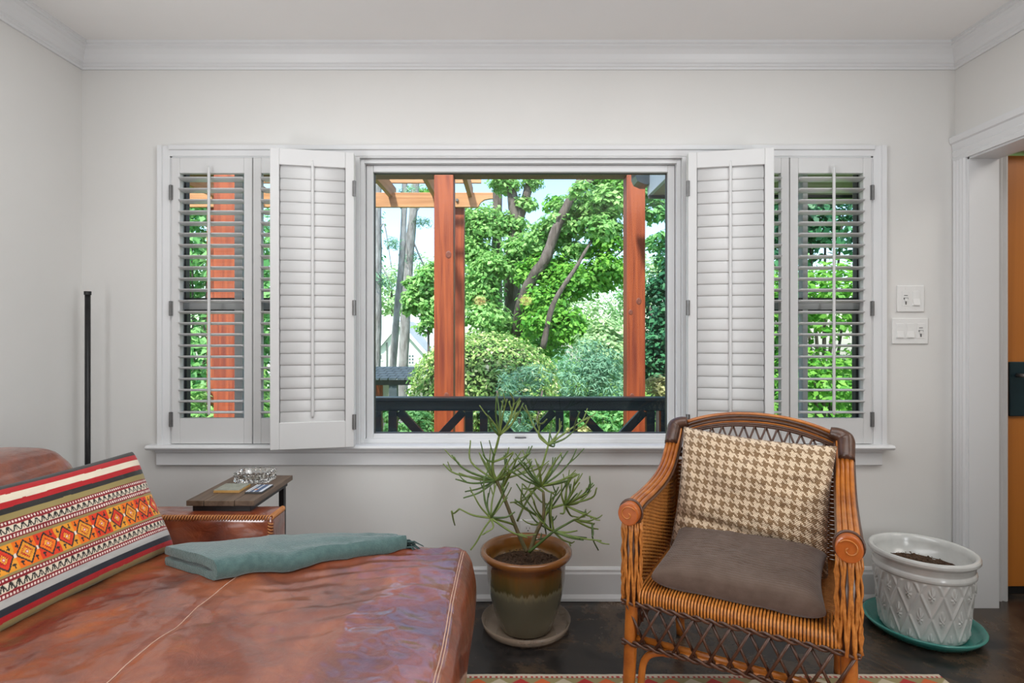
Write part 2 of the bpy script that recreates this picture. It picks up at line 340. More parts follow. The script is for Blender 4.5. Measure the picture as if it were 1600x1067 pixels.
# reveal liners of the wide opening
b = MB(); b.box(OX0, OX0+.008, -.008, .10, .69, OZ1); b.box(OX1-.008, OX1, -.008, .10, .69, OZ1); b.box(OX0, OX1, -.008, .10, OZ1-.006, OZ1-e); b.box(-.785, -.665, -.008, .03, .69, OZ1-.006); b.box(.76, .88, -.008, .03, .69, OZ1-.006)
struct(b.build('trim_9', M['trim']))
# cased opening on the right: fluted far leg, head, jamb
def flute(b, y0, y1, x, z0, z1, s=-1):
    ys = np.linspace(y0, y1, 9); pr = [(x, y0)]
    for i, y in enumerate(ys): pr.append((x+s*(.017 if i % 2 else .012), y))
    pr.append((x, y1)); b.prism(pr, 2, z0, z1)
b = MB(); flute(b, -.002, -.072, XR-e, 0, 1.934); struct(b.build('trim_10', M['trim']))
b = MB(); pr = [(XR-e, 1.934), (XR-.012, 1.934), (XR-.016, 1.95), (XR-.012, 1.955), (XR-.017, 1.975), (XR-.012, 1.98), (XR-.018, 2.01), (XR-.026, 2.015), (XR-.03, 2.035), (XR-.03, 2.04), (XR-e, 2.04)]
b.prism(pr, 1, OPY-.07, -.002); struct(b.build('trim_11', M['trim']))
b = MB(); b.box(XR-.002, 2.096, -.080, -.072, 0, 1.934); b.box(XR-.002, 2.096, OPY, -.072, 1.926, 1.9345); b.box(XR-.002, 2.096, OPY-.0005, OPY+.008, 0, 1.934); struct(b.build('trim_12', M['trim']))
# hall: door casing, door
b = MB(); xs = np.linspace(2.098, 2.192, 9); pr = [(2.098, -e)]
for i, x in enumerate(xs): pr.append((x, -(.02 if i % 2 else .013)))
pr.append((2.192, -e)); b.prism(pr, 2, 0, 2.07); b.box(2.192, 3.14, -.018, -e, 1.985, 2.07); struct(b.build('trim_13', M['trim']))
d1 = bpy.data.objects.new('door_1', None); C.objects.link(d1); d1.location = (2.196, .05, 0); struct(d1)
b = MB(); b.box(0, .92, 0, .045, .035, 1.98); b.build('door_panel', M['doorwood'], d1, bevel=.003)
b = MB(); b.box(0, .92, .005, .08, .002, .034); b.build('threshold', M['black'], d1)
b = MB(); b.box(.05, .18, -.012, 0, .805, 1.05); b.build('lock_plate', mat('teal_black_plate', (.012, .035, .045), .3, .4, col2=(.016, .045, .055), nscale=8), d1, bevel=.004)
b = MB(); b.tube([(.082, -.012, .99), (.082, -.05, .99), (.097, -.055, .99), (.17, -.055, .985)], .009); b.build('lever_handle', M['steel'], d1, smooth=True)

# ------------------------------------------------------------------ windows
wn = bpy.data.objects.new('window_2', None); C.objects.link(wn); wn.location = (.047, .05, .69); struct(wn)
def frame(b, x0, x1, z0, z1, t, y0, y1):
    b.box(x0, x0+t, y0, y1, z0, z1); b.box(x1-t, x1, y0, y1, z0, z1); b.box(x0+t, x1-t, y0, y1, z0, z0+t); b.box(x0+t, x1-t, y0, y1, z1-t, z1)
b = MB(); frame(b, -.712, .712, .0, 1.262, .018, -.04, .05); b.build('frame', M['trim'], wn, bevel=.002)
b = MB(); frame(b, -.692, .692, .006, 1.242, .03, -.015, .03); b.build('sash', M['trim'], wn, bevel=.003)
b = MB(); frame(b, -.662, .662, .036, 1.212, .004, .004, .02); b.build('gasket', M['darksash'], wn)
b = MB(); b.box(-.66, .66, .010, .014, .038, 1.21); b.build('pane', M['glass'], wn)
b = MB(); b.box(-.025, .025, -.024, -.014, .016, .024); b.box(-.014, .014, -.030, -.014, .018, .022); b.build('latch', M['steel'], wn, bevel=.001)
def side_window(name, x0, x1, mull, mw):
    w_ = bpy.data.objects.new(name, None); C.objects.link(w_); w_.location = ((x0+x1)/2, .04, .69); struct(w_); h = (x1-x0)/2
    b = MB(); frame(b, -h, h, 0, 1.262, .018, 0, .058); b.build('frame', M['sash'], w_, bevel=.002)
    b = MB(); b.box(mull-(x0+x1)/2-mw/2, mull-(x0+x1)/2+mw/2, .01, .05, .018, 1.24); b.build('mullion', M['sash'], w_)
    b = MB(); b.box(-h+.018, h-.018, .005, .05, .595, .64); b.build('meeting_rail', M['sash'], w_, bevel=.002)
    b = MB(); frame(b, -h+.018, h-.018, .64, 1.24, .008, .012, .042); b.build('upper_sash', M['darksash'], w_)
    b = MB(); frame(b, -h+.018, h-.018, .018, .595, .012, .012, .042); b.build('lower_sash', M['darksash'], w_)
    b = MB(); b.box(-h+.03, h-.03, .026, .03, .03, .59); b.box(-h+.03, h-.03, .033, .037, .645, 1.23); b.build('pane', M['glass'], w_)
side_window('window_1', -1.49, -.786, -1.226, .036)
side_window('window_3', .881, 1.592, 1.333, .022)

# ------------------------------------------------------------------ shutters
def airfoil(wd, th, n=14):
    return [(wd/2*math.cos(a), th/2*math.sin(a)*(1 if True else 0)) for a in np.linspace(0, 2*PI, n, endpoint=False)]
PW, PT, PZ0, PZ1 = .351, .028, .692, 1.950
SW, TR, BR = .037, .068, .113
_lou = {}
def louver_mesh(L):
    k = round(L, 3)
    if k not in _lou:
        b = MB(); b.prism([(y, z) for y, z in airfoil(.062, .0115)], 0, -L/2, L/2)
        o = b.build('louver', M['shut'], None, smooth=False); me = o.data; bpy.data.objects.remove(o)
        me.polygons.foreach_set('use_smooth', [len(p.vertices) == 4 for p in me.polygons]); _lou[k] = me
    return _lou[k]
def shutter(label, x, y, rz, width, tilt, rodside=-1, hinge=None, hz=(.78, 1.26, 1.72)):
    """panel from its pivot edge x running +width along local X; front is local -Y"""
    t = thing('shutter_panel', label, 'shutter', (x, y, PZ0), rz, 'white plantation shutter panels')
    H = PZ1-PZ0; W = width; sg = 1 if W > 0 else -1; W = abs(W)
    fx = lambda a: a*sg
    def part(nm, x0, x1, z0, z1):
        b = MB(); b.box(min(fx(x0), fx(x1)), max(fx(x0), fx(x1)), -PT/2, PT/2, z0, z1); return b.build(nm, M['shut'], t, bevel=.0025)
    part('stile', .001, SW, 0, H); part('stile', W-SW, W-.001, 0, H); part('rail', SW, W-SW, 0, BR); part('rail', SW, W-SW, H-TR, H)
    L = W-2*SW-.004; me = louver_mesh(L); n = 22; sp = (H-TR-BR)/n
    for i in range(n):
        o = bpy.data.objects.new('louver', me); C.objects.link(o); o.parent = t
        o.location = (fx(W/2), 0, BR+sp*(i+.5)); o.rotation_euler = (math.radians(tilt), 0, 0)
    b = MB(); xr = fx(W/2); yr = rodside*(.031*math.cos(math.radians(tilt))+.007); zo = -rodside*-.031*math.sin(math.radians(tilt))
    b.tube([(xr, yr, BR-.012+.03), (xr, yr, BR+.03), (xr, yr, H-TR+.012), (xr, yr, H-TR+.024)], [.005, .0065, .0065, .004], 8); b.build('tilt_rod', M['shut'], t, smooth=True)
    if hinge is not None:
        for z in hz:
            b = MB(); hx = fx(0) if hinge == 0 else fx(W)
            b.box(hx-.008, hx+.008, -PT/2-.005, -PT/2+.004, z-PZ0-.032, z-PZ0+.032); b.tube([(hx, -PT/2-.006, z-PZ0-.033), (hx, -PT/2-.006, z-PZ0+.033)], .004, 8); b.build('hinge', M['steel'], t)
    return t
Yp = -.004
HZ = (.80, 1.287, 1.796)
shutter('flush white shutter panel with open louvers at the left end of the window', -1.489, Yp, 0, .356, -5, hinge=0, hz=HZ)
shutter('flush open louver shutter panel half hidden behind the folded left one', -1.131, Yp, 0, .350, -5)
shutter('flush white shutter panel with open louvers at the right end of the window', 1.590, Yp, 0, -.360, -5, hinge=0, hz=HZ)
shutter('flush open louver shutter panel half hidden behind the folded right one', 1.228, Yp, 0, -.352, -5)
ang = math.radians(11.5)
shutter('folded white shutter panel with closed louvers left of the picture window', -.668, -.075, ang, -.340, 83, hinge=0, hz=HZ)
shutter('white shutter panel folded behind the closed one left of the picture window', -.672, -.042, ang*.93, -.338, 82, rodside=1)
shutter('folded white shutter panel with closed louvers right of the picture window', .762, -.075, -ang, .345, 83, hinge=0, hz=HZ)
shutter('white shutter panel folded behind the closed one right of the picture window', .766, -.042, -ang*.93, .338, 82, rodside=1)
# ------------------------------------------------------------------ switches, outlet
def plate(name, label, cat, px0, px1, py0, py1, slots):
    x0, _, z1 = at(px0, py0, 2.512); x1, _, z0 = at(px1, py1, 2.512)
    t = thing(name, label, cat, ((x0+x1)/2, -.001, (z0+z1)/2)); W = x1-x0; H = z1-z0
    b = MB(); b.box(-W/2, W/2, -.006, 0, -H/2, H/2); b.build('cover_plate', M['plate'], t, bevel=.002)
    n = len(slots)
    for i, s in enumerate(slots):
        cx = (i-(n-1)/2)*.046
        b = MB(); b.box(cx-.0165, cx+.0165, -.0075, -.006, -.033, .033); b.build('switch_bezel', M['plate'], t, bevel=.0006)
        if s == 'r':
            b = MB(); b.prism([(-.0075, -.029), (-.0135, -.029), (-.0085, 0), (-.0085, .029), (-.0075, .029)], 0, cx-.0145, cx+.0145); b.build('rocker', M['plate'], t)
        else:
            b = MB(); b.box(cx-.010, cx+.010, -.0085, -.0075, -.004, .004); b.box(cx-.003, cx+.003, -.0085, -.0075, -.026, -.004); b.box(cx-.008, cx+.008, -.0082, -.0075, .012, .015); b.build('fan_control', M['steel'], t)
            b = MB(); b.box(cx-.006, cx+.006, -.012, -.0085, -.012, .002); b.build('slider', M['plate'], t)
        for sz in (-.044, .044):
            b = MB(); b.tube([(cx, -.0055, sz), (cx, -.0068, sz)], .0026, 8); b.build('screw', M['plate'], t)
    return t
plate('switch_plate', 'upper white switch plate with two switches right of the window', 'light switch', 1402, 1444, 446, 487, 'sr')
plate('switch_plate', 'lower white switch plate with three switches right of the window', 'light switch', 1394, 1450, 497, 537, 'rrs')
ot = thing('wall_outlet', 'white wall outlet low on the wall behind the potted plant', 'outlet', at(825, 832, 2.514))
b = MB(); b.box(-.035, .035, -.005, .002, -.057, .057); b.build('cover_plate', M['plate'], ot, bevel=.002)
for z in (-.02, .02):
    b = MB(); b.tube([(0, -.004, z), (0, -.0075, z)], .0165, 16); so = b.build('socket', M['plate'], ot)
    b = MB(); b.box(-.008, -.006, -.0079, -.0074, z-.002, z+.006); b.box(.006, .008, -.0079, -.0074, z-.002, z+.006); b.tube([(0, -.0074, z-.009), (0, -.0079, z-.009)], .003, 8); b.build('slot', M['ink'], so)

# ------------------------------------------------------------------ sofa chaise
sofa = thing('leather_chaise', 'cognac brown leather chaise sofa by the left wall', 'sofa', (0, 0, 0))
SX0, SX1, SY0, SY1 = -1.42, -.128, -2.05, -.632
def seat_z(x, y):
    u = (np.asarray(x)-(SX0+SX1)/2)/((SX1-SX0)/2); v = (np.asarray(y)-(SY0+SY1)/2)/((SY1-SY0)/2)
    return .468+.050*np.clip(1-np.abs(u)**3.2, 0, 1)*np.clip(1-np.abs(v)**6, 0, 1)
def seat_fn(p, P):
    p = p.copy(); cx, cy = (SX0+SX1)/2, (SY0+SY1)/2
    u, v, wv = P[:, 0], P[:, 1], P[:, 2]
    top = np.clip((wv+.2)/1.2, 0, 1)
    crown = .050*(np.clip(1-np.abs(u)**3.2, 0, 1)*np.clip(1-np.abs(v)**6, 0, 1))
    x, y = p[:, 0]+cx, p[:, 1]+cy
    # folds fanning in from the right-hand edge and broad dimples
    fold = np.zeros(len(p))
    g = np.clip((u-.15)/.6, 0, 1)*np.clip(1.12-u, 0, 1)*1.6
    ph = y*92-x*34+9*fbm(x*3, y*3)
    fold += g*.0062*np.sin(ph)*np.clip(fbm(x*5+3, y*6)*2-.55, 0, 1)*1.5
    rid = 1-np.abs(2*fbm(x*3.2+y*1.3+7, y*2.4-x*.9+3, 4)-.94)*2.2
    fold += .017*(rid-.5)*(.4+.6*fbm(x*2+9, y*2))
    fold += .013*(fbm(x*8+5, y*9, 3)-.45)+.006*(np.abs(fbm(x*16+y*5, y*19-x*4, 3)-.47))
    gr = np.exp(-((x+.745+.02*np.sin(y*3))/.012)**2)*.004
    p[:, 2] += top*(crown+np.where(wv > .99, fold-gr, 0))
    # side bulge
    bz = np.clip(1-((p[:, 2]-.0)/.15)**2, 0, 1)
    p[:, 0] += np.where(u > .98, .026*bz*(.8+.5*fbm(y*4, p[:, 2]*6)), 0)
    p[:, 1] += np.where(v > .98, .012*bz, 0)
    return p
V, F = rbox(SX1-SX0-.02, SY1-SY0, .27, .035, (200, 240, 14), seat_fn)
V = V+np.array([(SX0+SX1)/2, (SY0+SY1)/2, .468-.135]); b = MB(); b.add(V, F); b.build('seat_cushion', M['leather'], sofa, smooth=True, recalc=False)
b = MB(); b.box(-1.76, -.15, -2.05, -.66, .07, .195); b.build('seat_base', M['leather'], sofa, bevel=.02)
# top seams
ys = np.linspace(-2.0, -.672, 90)
# find the real surface for the middle seam and for things lying on the seat
from mathutils.bvhtree import BVHTree
bv = BVHTree.FromPolygons([tuple(v) for v in V], F)
def seat_hit(x, y, default=.468):
    h = bv.ray_cast(Vector((x, y, 1.0)), Vector((0, 0, -1))); return h[0].z if h[0] is not None else default
ex = SX1-.028; b = MB()
for off in (0, .006): b.tube([(ex+off+.002*math.sin(y*9), y, seat_hit(ex+off, y)+.0006) for y in ys], .0016, 6)
b.build('edge_seam', M['thread'], sofa, smooth=True)
b = MB(); b.tube([(-.745-.02*math.sin(y*3), y, seat_hit(-.745-.02*math.sin(y*3), y)+.0005) for y in ys[:-2]], .0013, 5); b.build('middle_seam', M['thread'], sofa, smooth=True)
# arm
AX0, AX1, AY0, AY1, AZ = -1.76, -.79, -.632, -.510, .570
def arm_fn(p, P):
    p = p.copy(); p[:, 2] += np.where(P[:, 2] > .99, .004*(1-P[:, 1]**2)+.004*(fbm(p[:, 0]*9, p[:, 1]*9)-.5), 0)
    p[:, 1] += np.where(np.abs(P[:, 1]) > .99, .003*(fbm(p[:, 0]*6, p[:, 2]*8)-.5), 0); return p
V2, F2 = rbox(AX1-AX0, AY1-AY0, AZ-.07, .014, (60, 10, 26), arm_fn); V2 = V2+np.array([(AX0+AX1)/2, (AY0+AY1)/2, (AZ+.07)/2]); b = MB(); b.add(V2, F2)
b.build('armrest', M['leather'], sofa, smooth=True, recalc=False)
b = MB()
def whip(p0, p1, n, nrm, r=.0028, ln=.011):
    p0 = np.array(p0); p1 = np.array(p1); t = (p1-p0)/np.linalg.norm(p1-p0); a, c = np.array(nrm[0], float), np.array(nrm[1], float)
    for i in range(n):
        q = p0+(p1-p0)*(i+.5)/n
        b.tube([q-a*ln-c*.0005+t*.004, q-a*ln*.4+c*.003+t*.001, q+c*.0015+a*.0015, q-c*ln*.5+a*.0035-t*.002, q-c*ln+a*.001-t*.005], r, 5)
whip((-1.5, AY0+.003, AZ-.001), (AX1-.004, AY0+.003, AZ-.001), 74, ((0, -1, 0), (0, 0, 1)))
whip((AX1-.003, AY0+.01, AZ-.001), (AX1-.003, AY1-.01, AZ-.001), 12, ((1, 0, 0), (0, 0, 1)))
whip((AX1-.003, AY0+.003, AZ-.02), (AX1-.003, AY0+.003, AZ-.14), 12, ((0, -1, 0), (1, 0, 0)))
b.build('whip_stitching', M['stitch'], sofa, smooth=True, kind='stuff')
# back frame and back cushion
V3, F3 = rbox(.14, 1.42, .62, .03, (6, 30, 14)); b = MB(); b.add(V3+np.array([-1.805, -1.345, .38]), F3); b.build('back_frame', M['leather'], sofa, smooth=True, recalc=False)
def bc_fn(p, P):
    p = p.copy(); u, v, w_ = P[:, 0], P[:, 1], P[:, 2]
    p[:, 0] += np.where(u > 0, u, 0)*.03*(1-v**4)*(1-w_**2)+(.012*(fbm(p[:, 1]*6, p[:, 2]*6)-.5))
    p[:, 2] += np.where(w_ > .5, .025*(1-u**2)*(1-v**6)+.016*(fbm(p[:, 0]*8+2, p[:, 1]*8)-.5), 0)
    p[:, 0] -= .06*(w_+1)/2; return p
V4, F4 = rbox(.30, 1.12, .33, .07, (20, 60, 22), bc_fn); b = MB(); b.add(V4+np.array([-1.502, -1.21, .638]), F4); b.build('back_cushion', M['leather'], sofa, smooth=True, recalc=False)
for fx, fy in ((-.22, -.74), (-.22, -1.95), (-1.68, -.6), (-1.68, -1.95)):
    b = MB(); b.tube([(fx, fy, .0095 if fx > -.6 and fy < -.566 else 0), (fx, fy, .075)], [.018, .025], 10); b.build('foot', M['black'], sofa)
# ------------------------------------------------------------------ pillows
def pillow_mesh(W, H, T, nu, nv, pinch=.05, sharp=.42, seed=0, wr=.004, fn=None):
    u = np.linspace(-1, 1, nu); v = np.linspace(-1, 1, nv); U, Vv = np.meshgrid(u, v, indexing='ij')
    th = T/2*(np.clip(1-U**4, 0, 1)*np.clip(1-Vv**4, 0, 1))**sharp
    X = U*W/2*(1-pinch*(1-Vv**2)); Z = Vv*H/2*(1-pinch*(1-U**2))
    P = []; F = []
    for s in (-1, 1):
        env = (1-U**10)*(1-Vv**10)
        n = wr*(fbm(U*3+seed+s*5, Vv*3+seed*2, 4)-.47)*2*env
        Y = s*(th+n)
        if fn is not None: Y = Y+s*fn(U, Vv, s)*env
        P.append(np.stack([X, Y, Z], -1).reshape(-1, 3))
    nn = nu*nv
    edge = (np.abs(np.abs(U)-1) < 1e-9) | (np.abs(np.abs(Vv)-1) < 1e-9); edge = edge.reshape(-1)
    mp = np.arange(nn)+nn; mp[edge] = np.arange(nn)[edge]
    # compact
    keep = np.concatenate([np.ones(nn, bool), ~edge]); new = np.cumsum(keep)-1
    mp2 = new[mp]
    for i in range(nu-1):
        for j in range(nv-1):
            a, b_, c, d = i*nv+j, (i+1)*nv+j, (i+1)*nv+j+1, i*nv+j+1
            F.append((a, b_, c, d)); F.append((int(mp2[d]), int(mp2[c]), int(mp2[b_]), int(mp2[a])))
    V = np.concatenate(P)[keep]; UV = np.concatenate([np.stack([(U+1)/2, (Vv+1)/2], -1).reshape(-1, 2)]*2)[keep]
    return V, F, UV
def mesh_uv(name, V, F, UV, m, parent=None, dye=None):
    me = bpy.data.meshes.new(name); me.from_pydata(V.tolist(), [], F); me.update()
    ul = me.uv_layers.new(name='UVMap'); li = np.zeros(len(me.loops), int); me.loops.foreach_get('vertex_index', li)
    ul.data.foreach_set('uv', UV[li].reshape(-1))
    if dye is not None:
        ca = me.color_attributes.new('dye', 'FLOAT_COLOR', 'POINT'); c4 = np.ones((len(V), 4)); c4[:, :3] = dye; ca.data.foreach_set('color', c4.reshape(-1))
    return link(name, me, m, parent, smooth=True)
def S(r, g, b_): return np.array([(c/255/12.92 if c/255 < .04045 else ((c/255+.055)/1.055)**2.4) for c in (r, g, b_)])
def kilim(u, v, L=1.75):
    """u along the length 0..1, v from bottom 0 to top 1"""
    t = 1-v; n = len(u); col = np.zeros((n, 3)); x = u*L
    DK, RD, CRM, OLV, MAR, ORG, GRY, NAV, YEL = S(48, 46, 44), S(172, 34, 38), S(222, 208, 186), S(148, 132, 84), S(128, 30, 38), S(226, 110, 32), S(178, 176, 172), S(44, 46, 54), S(214, 158, 48)
    bands = [(0, .05, DK), (.05, .10, RD), (.10, .158, CRM), (.158, .205, RD), (.205, .25, DK), (.25, .30, OLV), (.30, .335, MAR), (.335, .40, CRM), (.40, .44, MAR), (.44, .46, OLV), (.46, .66, ORG), (.66, .68, OLV), (.68, .712, MAR), (.712, .78, CRM), (.78, .815, MAR), (.815, .868, GRY), (.868, .915, NAV), (.915, .957, RD), (.957, 1.01, OLV)]
    for a, c, k in bands: col[(t >= a) & (t < c)] = k
    for a, c in ((.30, .335), (.40, .44), (.68, .712), (.78, .815)):
        m = (t > a+.008) & (t < c-.01) & ((x*44) % 1 < .55); col[m] = S(235, 215, 205)
    for a, c in ((.335, .40), (.712, .78)):
        k = (t-a)/(c-a); ph = (x*20) % 1
        z = np.abs(ph-.5)*2; m = (np.abs(z-k) < .2) & (k > .12) & (k < .88); col[m] = DK
        m2 = (ph > .42) & (ph < .58) & (k > .2) & (k < .8); col[m2] = DK
        col[(t >= a) & (t < c) & ((k < .09) | (k > .91))] = S(150, 50, 55)
    k = (t-.46)/.20; m0 = (k >= 0) & (k <= 1); cell = np.floor(x*6.4); a = (x*6.4-cell)-.5; bb = k-.5; mm = np.abs(a)+np.abs(bb)
    pal = [S(232, 112, 30), S(214, 62, 36), S(226, 150, 48)]; ci = (cell % 3).astype(int)
    base = np.array(pal)[ci]; oth = np.array(pal)[(ci+1) % 3]
    c = np.where((mm < .40)[:, None], base, oth)
    jag = .035*np.sign(np.sin(a*60))*np.sign(np.sin(bb*48))
    c[(np.abs(mm-.44) < .045)] = DK
    c[(mm < .24+jag) & (mm > .15)] = S(176, 36, 40)
    c[(mm < .16+jag)] = S(238, 176, 60); c[(mm < .09)] = S(205, 60, 90); c[(mm < .045)] = S(240, 226, 205)
    hk = (np.abs(np.abs(a)-.32) < .03) & (np.abs(bb) > .24) & (np.abs(bb) < .44); c[hk] = DK
    hk = (np.abs(np.abs(bb)-.30) < .03) & (np.abs(a) > .24) & (np.abs(a) < .40); c[hk] = DK
    sq = (np.abs(np.abs(a)-.5) < .055) & (np.abs(bb) < .07); c[sq] = S(232, 216, 196)
    col[m0] = c[m0]; return col
V, F, UV = pillow_mesh(.56, .335, .13, 380, 230, .045, .40, 3, .006)
dye = kilim(UV[:, 0]+.012*(fbm(UV[:, 0]*8, UV[:, 1]*8)-.5), np.clip(UV[:, 1]+.008*(fbm(UV[:, 0]*6+4, UV[:, 1]*3)-.5), 0, 1))
kp = mesh_uv('kilim_pillow', V, F, UV, attr_mat('kilim_weave', bump=.5, bscale=350), None, dye)
tag(kp, 'striped kilim lumbar pillow with orange diamond band on the leather chaise', 'pillow')
# local: X length, Z height, Y thickness (front = -Y).  bottom edge runs along world Y
pb0 = np.array([-1.165, 1.255+CY, .500]); pb1 = np.array([-1.06, 1.755+CY, .505]); ax = (pb1-pb0)/np.linalg.norm(pb1-pb0)
hv = np.array([-.145, .02, .290]); hv -= ax*np.dot(hv, ax); hv /= np.linalg.norm(hv); nv = np.cross(hv, ax)
R = Matrix((ax, nv, hv)).transposed()
ctr = (pb0+pb1)/2+hv*.165+nv*-.0
kp.matrix_world = Matrix.Translation(Vector(ctr+np.array([.0, 0, .0])))@R.to_4x4()

# ------------------------------------------------------------------ throw blanket
def throw():
    t = thing('throw_blanket', 'folded teal wool throw with dark fringe on the leather chaise', 'blanket', (0, 0, 0))
    far = cr([(-.99, 1.635), (-.86, 1.715), (-.70, 1.785), (-.53, 1.822), (-.37, 1.850)], 14); near = cr([(-.772, 1.500), (-.67, 1.565), (-.555, 1.645), (-.44, 1.725), (-.325, 1.795)], 14)
    m = len(far); V = []; th = .025
    # U-shaped section: parameter list (a: 0 far..1 near, layer height)
    K = 10; up_out = [(a, 1) for a in np.linspace(0, 1, K)]
    sec_n = None
    for i in range(m):
        s = i/(m-1); f = np.array([far[i][0], far[i][1]+CY]); n = np.array([near[i][0], near[i][1]+CY])
        T = th*(1-.28*s); ring = []
        def pt(a, z):
            q = f+(n-f)*a; base = seat_hit(q[0], min(q[1], SY1-.03))
            ed = 1.0
            return (q[0], q[1], base+.001+z+.003*(fbm(q[0]*9, q[1]*9)-.5))
        L = np.linspace(0, .93, K)
        ring += [pt(a, 2*T+.004+.003*math.sin(a*3)) for a in L]                  # top surface far->near
        ring += [pt(.965, 2*T-.003), pt(.99, 1.6*T), pt(1.0, T), pt(.985, .4*T), pt(.955, .1*T)]  # fold
        ring += [pt(a, .0) for a in L[::-1]]                                     # bottom near->far
        ring += [pt(-.02, .3*T), pt(-.02, .7*T), pt(0, T*.93)]                     # lower far lip
        ring += [pt(a, T*(.94-.16*max(0, 1-s*9))) for a in L[1:-1]]                                  # slot lower face far->near
        ring += [pt(.93, T)]
        ring += [pt(a, T*(1.06+.16*max(0, 1-s*9))) for a in L[::-1][1:]]                             # slot upper face near->far
        ring += [pt(-.02, 1.3*T), pt(-.02, 1.75*T)]
        V += ring; sec_n = len(ring)
    F = []
    for i in range(m-1):
        for j in range(sec_n):
            k = (j+1) % sec_n; F.append((i*sec_n+j, i*sec_n+k, (i+1)*sec_n+k, (i+1)*sec_n+j))
    V = np.array(V); n0 = len(V)
    # rounded end caps: inflate the outlines outward
    for i, sgn in ((0, -1), (m-1, 1)):
        ring = V[i*sec_n:(i+1)*sec_n]; d = V[(1 if i == 0 else i)*sec_n]-V[(0 if i == 0 else i-1)*sec_n]; d = d/np.linalg.norm(d)*sgn
        F.append(tuple(range(i*sec_n, (i+1)*sec_n)) if i else tuple(range(sec_n-1, -1, -1)))
    b = MB(); b.add(V, F); o = b.build('throw_cloth', M['throw'], t, smooth=True)
    md = o.modifiers.new('bevel', 'BEVEL'); md.width = .006; md.segments = 3; md.limit_method = 'ANGLE'; md.angle_limit = 1.0
    rr = random.Random(4); b = MB(); f = np.array([far[-1][0], far[-1][1]+CY]); n = np.array([near[-1][0], near[-1][1]+CY])
    for k in range(26):
        a = rr.random(); q = f+(n-f)*a; z = seat_hit(q[0], min(q[1], SY1-.03))+rr.choice([.004, .012, .02, .028, .034])
        dx = .03+.03*rr.random(); b.tube([(q[0]-.01, q[1], z), (q[0]+dx*.5, q[1]+.004+rr.uniform(-.006, .006), z+.002), (q[0]+dx, q[1]+.006+rr.uniform(-.012, .012), z-.012-.010*rr.random())], [.003, .0026, .0014], 5)
    b.build('fringe', M['fringe'], t, smooth=True, kind='stuff')
throw()
# ------------------------------------------------------------------ side table and what stands on it
TX0, TX1, TY0, TY1, TZ = -1.097, -.867, -.592, -.248, .612
tb = thing('side_table', 'narrow plank top side table on black steel legs over the sofa arm', 'table', ((TX0+TX1)/2, (TY0+TY1)/2, 0))
cx, cy = (TX0+TX1)/2, (TY0+TY1)/2
for x0, x1 in ((TX0, TX0+.058), (TX0+.060, TX0+.162), (TX0+.164, TX1)):
    b = MB(); b.box(x0-cx, x1-cx, TY0-cy, TY1-cy, TZ-.0185, TZ); b.build('plank', M['tablewood'], tb, bevel=.0015)
b = MB(); b.box(TX0+.018-cx, TX1-.016-cx, TY0+.008-cy, TY1-.012-cy, TZ-.0385, TZ-.0187); b.build('top_frame', M['black'], tb, bevel=.001)
for x in (TX0+.03, TX1-.03):
    b = MB(); b.box(x-.01-cx, x+.01-cx, TY1-.04-cy, TY1-.018-cy, .02, TZ-.0387); b.build('leg', M['black'], tb, bevel=.001)
b = MB(); b.box(TX0+.02-cx, TX1-.02-cx, TY1-.04-cy, TY1-.018-cy, 0, .02); b.box(TX0+.02-cx, TX0+.04-cx, TY0-cy, TY1-.04-cy, 0, .02); b.box(TX1-.04-cx, TX1-.02-cx, TY0-cy, TY1-.04-cy, 0, .02); b.build('base_frame', M['black'], tb)
gm = bpy.data.materials.new('cut_glass'); gm.use_nodes = True; pb = gm.node_tree.nodes['Principled BSDF']; pb.inputs['Transmission Weight'].default_value = 1; pb.inputs['Roughness'].default_value = .02; pb.inputs['IOR'].default_value = 1.5; pb.inputs['Base Color'].default_value = (.97, .97, .94, 1)
def ashtray():
    n = 96; th = np.linspace(0, 2*PI, n, endpoint=False); W, D, H = .066, .052, .036
    def sq(w_, d_, r): # rounded rect via superellipse with cut corners
        p = 6; c, s_ = np.cos(th), np.sin(th); k = (np.abs(c)**p+np.abs(s_)**p)**(-1/p); X, Y = c*k, s_*k
        cc = np.abs(X)+np.abs(Y); f = np.where(cc > 1.62, 1.62/cc, 1); return X*f*w_, Y*f*d_
    V = []; prof = [(1.0, 0), (1.03, .003), (1.04, .010), (1.0, .016), (1.03, .022), (1.05, .032), (1.0, .036), (.84, .036), (.78, .030), (.72, .012), (.66, .008)]
    for i, (s_, z) in enumerate(prof):
        X, Y = sq(W*s_, D*s_, 0); fl = .0016*np.sign(np.sin(th*24)) if i in (1, 2, 4, 5) else 0
        V.append(np.stack([X+fl*np.cos(th), Y+fl*np.sin(th), np.full(n, z)+(.0012*np.sin(th*24) if i in (6,) else 0)], -1))
    F = []
    for i in range(len(prof)-1):
        for j in range(n): k = (j+1) % n; F.append((i*n+j, i*n+k, (i+1)*n+k, (i+1)*n+j))
    F.append(tuple(range(n-1, -1, -1))); F.append(tuple((len(prof)-1)*n+j for j in range(n)))
    b = MB(); b.add(np.concatenate(V), F); o = b.build('glass_ashtray', gm); o.location = (-.982, -.325, TZ+.0005)
    tag(o, 'clear cut glass ashtray at the back of the side table', 'ashtray')
ashtray()
cs = thing('stone_coaster', 'square grey stone coaster with gold edge on the side table', 'coaster', (-1.006, -.457, TZ))
b = MB(); b.box(-.046, .046, -.045, .045, 0, .009); b.build('coaster_base', M['brass'], cs, bevel=.0015)
b = MB(); b.box(-.045, .045, -.044, .044, .009, .0115); b.build('stone_face', M['stone'], cs, bevel=.001)
mb = thing('matchbox', 'flat dark box printed with pale stripes and an orange spot beside the coaster', 'box', (-.906, -.462, TZ))
